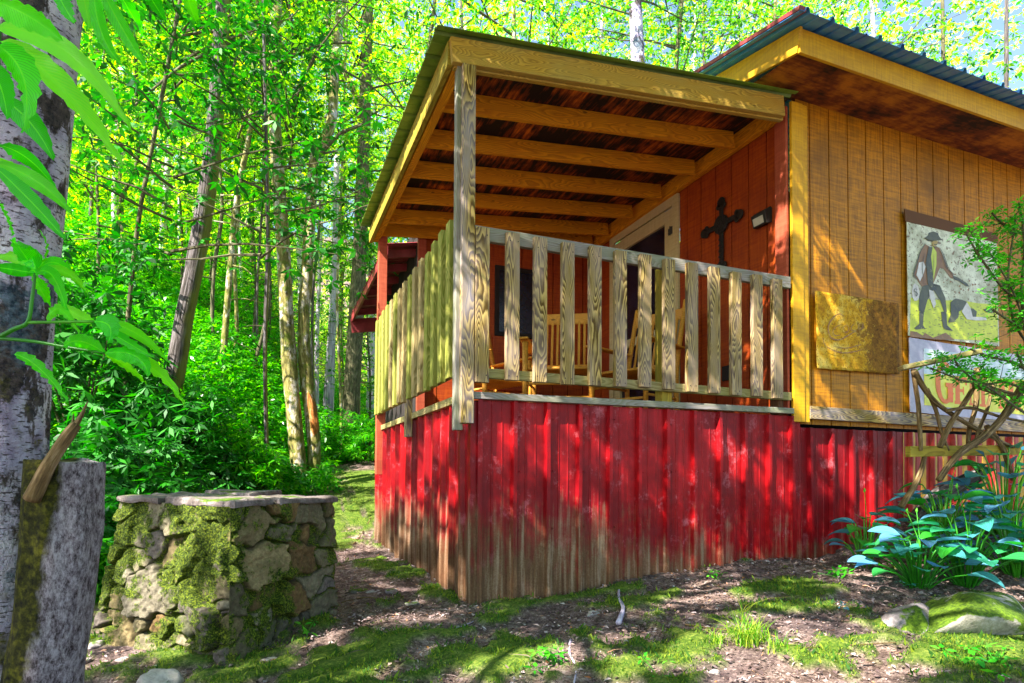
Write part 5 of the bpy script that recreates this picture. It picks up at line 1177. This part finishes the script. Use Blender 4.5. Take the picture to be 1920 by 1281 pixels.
# moss blades
n = 260000; x = r_.uniform(-1.2, 4.2, n); y = 1.2+r_.random(n)**1.2*3.6; 
x = np.concatenate([x, r_.uniform(.05, 1.7, 60000)]); y = np.concatenate([y, r_.uniform(4, 10.5, 60000)])
keep = (r_.random(len(x)) < mossmask(x, y)) & ((y < YF-.02) | (x < np.maximum(XL-.02, .17*y))); x, y = x[keep], y[keep]; m_ = len(x)
D = unit(np.stack([r_.normal(0, .5, m_), r_.normal(0, .5, m_), np.ones(m_)], 1)); Nn = unit(r_.normal(0, 1, (m_, 3))); P_ = np.stack([x, y, H(x, y)+.022], 1); ls = r_.uniform(.006, .020, m_)*np.where(r_.random(m_) < .04, 2.2, 1)
V, q = leaves_np(P_, D, Nn, ls, ls*.28); o = link('moss', mesh_np('moss', V, q), M['mossblade'], None); tag(o, 'green moss patches on the bare ground', 'moss', None, 'stuff')
# grass tufts
def tuft(px, py, n, L, lb, seed, spread=.05):
    r_ = np.random.default_rng(seed); zt = -.8
    for _ in range(5): p = on(px, py, 2, zt); zt = hz(p.x, p.y)
    mb = MB()
    for i in range(n):
        a = r_.uniform(0, 6.28); o_ = Vector((p.x+r_.normal(0, spread*.5), p.y+r_.normal(0, spread*.5), zt)); ln = L*r_.uniform(.5, 1.1); lean = r_.uniform(.3, 1.3); w_ = .0022
        dr = Vector((math.cos(a), math.sin(a), 0)); sd = Vector((-dr.y, dr.x, 0)); V = []
        for k in range(6):
            t = k/5; c_ = o_+dr*ln*lean*t*t*.8+Vector((0,0,ln*(t-.45*lean*t*t))); ww = w_*(1-t**2*.95); V += [c_-sd*ww, c_+sd*ww]
        mb.add(V, [(2*k, 2*k+1, 2*k+3, 2*k+2) for k in range(5)], [[(0,0)]*4]*5)
    o = mb.build('grass_tuft', M['grass'], None); tag(o, lb, 'grass tuft'); return o
tuft(1405,1210,190,.19,'biggest grass tuft, in the sunlit litter at the bottom',1,.06)
tuft(1345,1212,50,.12,'small grass tuft left of the biggest one',2)
tuft(1465,1228,60,.13,'yellowing grass tuft right of the biggest one',3)
tuft(1392,1168,7,.34,'single tall upright grass blades behind the biggest tuft',4,.012)
tuft(1255,1190,14,.08,'sparse pale grass wisps at the moss edge',5)
# weeds
def weed(px, py, lb, n=9, L=.05, seed=1, mat='azalea', h=.05):
    r_ = np.random.default_rng(seed); zt = -.8
    for _ in range(5): p = on(px, py, 2, zt); zt = hz(p.x, p.y)
    C_ = np.array([[p.x, p.y, zt]])+r_.normal(0, 1, (n, 3))*np.array([.05,.05,.0])+np.stack([0*np.arange(n), 0*np.arange(n), .02+r_.random(n)*h], 1)
    V, q = whorls(C_, r_, 4, L, .5, .05, .3); t = empty('weed', (p.x, p.y, zt)); tag(t, lb, 'weed')
    link('foliage', mesh_np('foliage', V, q), M[mat], t); mb = MB()
    for c_ in C_: mb.tube([(p.x, p.y, zt-.01), ((p.x+c_[0])/2, (p.y+c_[1])/2, c_[2]*.5+zt*.5), tuple(c_)], .0018, 4, False)
    mb.build('stems', M['hostagreen'], t)
weed(1040,1245,'bright leafy weed in the moss at the bottom middle',10,.05,1)
weed(1580,1090,'small green weed in front of the blue green plants',6,.06,2)
weed(1705,1105,'little blue green seedling under the big leaves',5,.035,3,'hosta')
weed(1585,1150,'tiny round leaved seedling in the litter',4,.03,4,'hosta')
weed(1870,1250,'pale green seedlings at the bottom right corner',8,.05,5)
weed(1830,1262,'broad pale leaf weed at the bottom right',5,.05,9)
weed(570,1195,'small leafy weed at the right foot of the pier',4,.05,6)
weed(1345,1100,'sparse weed before the red skirting',6,.03,7)
weed(1235,1265,'tiny weed in the moss at the bottom',4,.03,8)

# ------------------------------------------------------------------ hostas, shrub, log, twig railing
def hosta(px, py, n, seed, lb, L=.20, zz=None, mat='hosta', hgt=.34, scape=1, sprd=.24):
    r_ = random.Random(seed); p = on(px, 1080, 1, py); zt = hz(p.x, p.y)
    t = empty('hosta', (p.x, p.y, zt)); tag(t, lb, 'plant', 'broad leaved plants at the right')
    sm_ = MB()
    for i in range(int(n*1.3)):
        a = i*2.4+r_.uniform(-.3, .3); f = (i+.5)/int(n*1.3); rad = sprd*(.35+.75*f); h_ = hgt*(1.05-.65*f)*r_.uniform(.85, 1.1); ca, sa = math.cos(a), math.sin(a)
        o_ = Vector((p.x+.03*ca, p.y+.03*sa, zt-.02)); e = Vector((p.x+rad*ca, p.y+rad*sa, zt+h_))
        sm_.tube([o_, o_.lerp(e, .5)+Vector((0,0,.25*h_)), e], [.0065,.0055,.004], 6, False, 0, 0, 4)
        # blade: ovate, pointed, arching away
        ln = L*r_.uniform(.75, 1.15); wd = ln*.66; dn = r_.uniform(-.12, .28); V = []; UV = []; Fc = []; out = Vector((ca, sa, 0)); sd = Vector((-sa, ca, 0)); rl_ = r_.uniform(-.35, .35); nu, nv = 10, 8
        for u in range(nu+1):
            tt = u/nu; c_ = e+out*ln*(tt-.12*tt*tt)+Vector((0,0,ln*(.25*tt-(.25+dn)*tt*tt)))
            w_ = wd*(math.sin(math.pi*tt**.72)**.75)*(1-.15*tt) if 0 < tt < 1 else 0
            for v in range(nv+1):
                s_ = v/nv*2-1; zc = abs(s_)**1.5*w_*.22-.10*w_*abs(s_) + .006*math.cos(s_*16+tt*3)*(1-abs(s_))
                V.append(c_+(sd*math.cos(rl_)+Vector((0,0,math.sin(rl_))))*s_*w_/2+Vector((0,0,zc))); UV.append((tt, .5+s_/2*(.35+.65*1)))
        W = nv+1
        for u in range(nu):
            for v in range(nv): Fc.append((u*W+v, u*W+v+1, (u+1)*W+v+1, (u+1)*W+v))
        MB().add(V, Fc, [[UV[k] for k in f_] for f_ in Fc]).build('leaf', M[mat], t, smooth=True)
    sm_.build('stalks', M['hostagreen'], t, smooth=True)
    for k in range(scape):
        a = r_.uniform(0, 6.28); e = Vector((p.x+.1*math.cos(a), p.y+.1*math.sin(a), zt+hgt*1.5)); mb = MB(); mb.tube([(p.x, p.y, zt), (p.x+.02, p.y, zt+hgt*.8), e], [.004,.003,.002], 5, False, 0, 0, 4); mb.tube([e-Vector((0,0,.01)), e+Vector((0,0,.006)), e+Vector((.004,0,.022))], [.003,.008,.002], 6, True)
        mb.build('flower_stalk', M['azalea'], t, smooth=True)
hosta(1722,2.66,30,1,'front blue green hosta on the bare ground before the log',.195,hgt=.32,sprd=.25,scape=2)
hosta(1812,2.55,28,2,'blue hosta above the mossy boulder',.20,hgt=.42,sprd=.27)
hosta(1622,3.14,14,3,'small hosta with a yellow lit leaf against the red skirting',.17,hgt=.36,sprd=.14,scape=1)
hosta(1905,2.48,30,4,'hosta cut by the right edge of the picture',.20,hgt=.46,sprd=.29)
hosta(1775,2.95,26,5,'back hosta rising in front of the twig railing',.20,hgt=.50,sprd=.27)
hosta(1885,2.85,30,6,'tall hosta behind at the right edge below the railing',.21,hgt=.60,sprd=.31,scape=0)
# weathered log behind the hostas
p = on(1800, 905, 1, 3.15); q_ = on(1715, 965, 1, 3.3)
lg = empty('fallen_log', q_); tag(lg, 'grey weathered split log leaning behind the hostas', 'log')
MB().tube([q_+Vector((-.03,.02,-.08)), q_.lerp(p, .35), q_.lerp(p, .7), p+Vector((.2,-.02,.06))], [.05,.06,.062,.05], 18, True, .35, 4, 6).build('trunk', M['ridged'], lg, smooth=True)
tr_ = empty('twig_railing', on(1703, 860, 1, 2.95)); tag(tr_, 'rustic railing of crooked branches between two yellow planks at the right', 'railing')
def PL(x_, y_, yy): return on(x_, y_, 1, yy)
MB().board(PL(1688,691,2.98), PL(1835,660,2.70), .10, .032).build('top_plank', M['greyplank'], tr_, .003)
MB().board(PL(1702,847,2.95), PL(2010,842,2.92), .04, .075).build('bottom_plank', M['plank'], tr_, .003)
for i, (pts_, r0_, yy) in enumerate([([(1712,692),(1722,760),(1726,830),(1726,845)],.016,2.92),([(1714,695),(1745,745),(1790,780),(1850,815),(1900,838)],.020,2.90),([(1738,730),(1755,770),(1765,810),(1778,845)],.015,2.93),
    ([(1762,838),(1785,790),(1815,745),(1832,715)],.020,2.86),([(1832,690),(1830,760),(1818,800),(1815,840)],.020,2.94),([(1862,720),(1850,770),(1832,815),(1830,840)],.014,2.9),([(1920,720),(1890,770),(1850,815),(1800,850),(1760,900)],.032,2.80),
    ([(1775,770),(1820,765),(1870,780),(1925,792)],.013,2.84),([(1830,720),(1870,735),(1925,748)],.030,2.82),([(1690,950),(1712,915),(1728,880),(1735,850)],.022,2.95),([(1850,800),(1880,840),(1900,900)],.02,2.9)]):
    MB().tube([PL(x_, y_, yy) for x_, y_ in pts_], [r0_*(1-.10*k) for k in range(len(pts_))], 9, True, .22, i, 5).build('branch', M['twig'], tr_, smooth=True)
# azalea like shrub reaching in from the right
sb = empty('azalea_shrub', PL(1990, 1000, 2.7)); tag(sb, 'bright green small leaved shrub overlapping the signs at the right edge', 'shrub')
r_ = np.random.default_rng(77); rp = random.Random(5); tips = []; mb = MB()
main = [[(1990,980),(1960,800),(1930,650),(1905,560),(1860,480),(1815,430)],[(1930,650),(1900,600),(1890,520),(1900,440),(1905,400)],[(1990,820),(1930,740),(1880,715),(1830,700),(1760,690)],[(1880,715),(1840,720),(1800,690),(1790,672)],[(1960,800),(1900,760),(1850,725),(1800,712),(1745,690)],
        [(1905,560),(1880,540),(1850,500),(1830,470),(1812,440)],[(1925,620),(1890,600),(1860,580)],[(1940,700),(1900,680),(1860,670),(1820,655)],[(1900,440),(1880,420),(1860,400)],[(1950,500),(1925,440),(1910,380)],[(1930,650),(1915,560),(1920,480),(1918,420)],[(1960,760),(1925,700),(1905,660)]]
for k, b in enumerate(main):
    P_ = [PL(x_, y_, 2.72-.02*i+.03*math.sin(k)) for i, (x_, y_) in enumerate(b)]; mb.tube(P_, [.010-.0013*i for i in range(len(P_))], 6, False, .1, k, 4)
    for i in range(len(P_)-1):
        for j in range(9):
            t = rp.random(); o_ = P_[i].lerp(P_[i+1], t)
            if i == 0 and k in (0, 2): continue
            e = o_+Vector((rp.gauss(0,.05), rp.gauss(0,.05), rp.gauss(.025,.04))); mb.tube([o_, o_.lerp(e,.5)+Vector((0,0,-.01)), e], [.003,.0022,.0015], 4, False); tips.append(tuple(e))
            if rp.random() < .6: tips.append(tuple(o_.lerp(e, .55)+Vector((rp.gauss(0,.03),rp.gauss(0,.03),rp.gauss(.01,.02)))))
mb.build('branches', M['dark'], sb, smooth=True)
V, q = whorls(np.array(tips), r_, 7, .042, .45, -.15, .5); link('foliage', mesh_np('foliage', V, q), M['azalea'], sb)
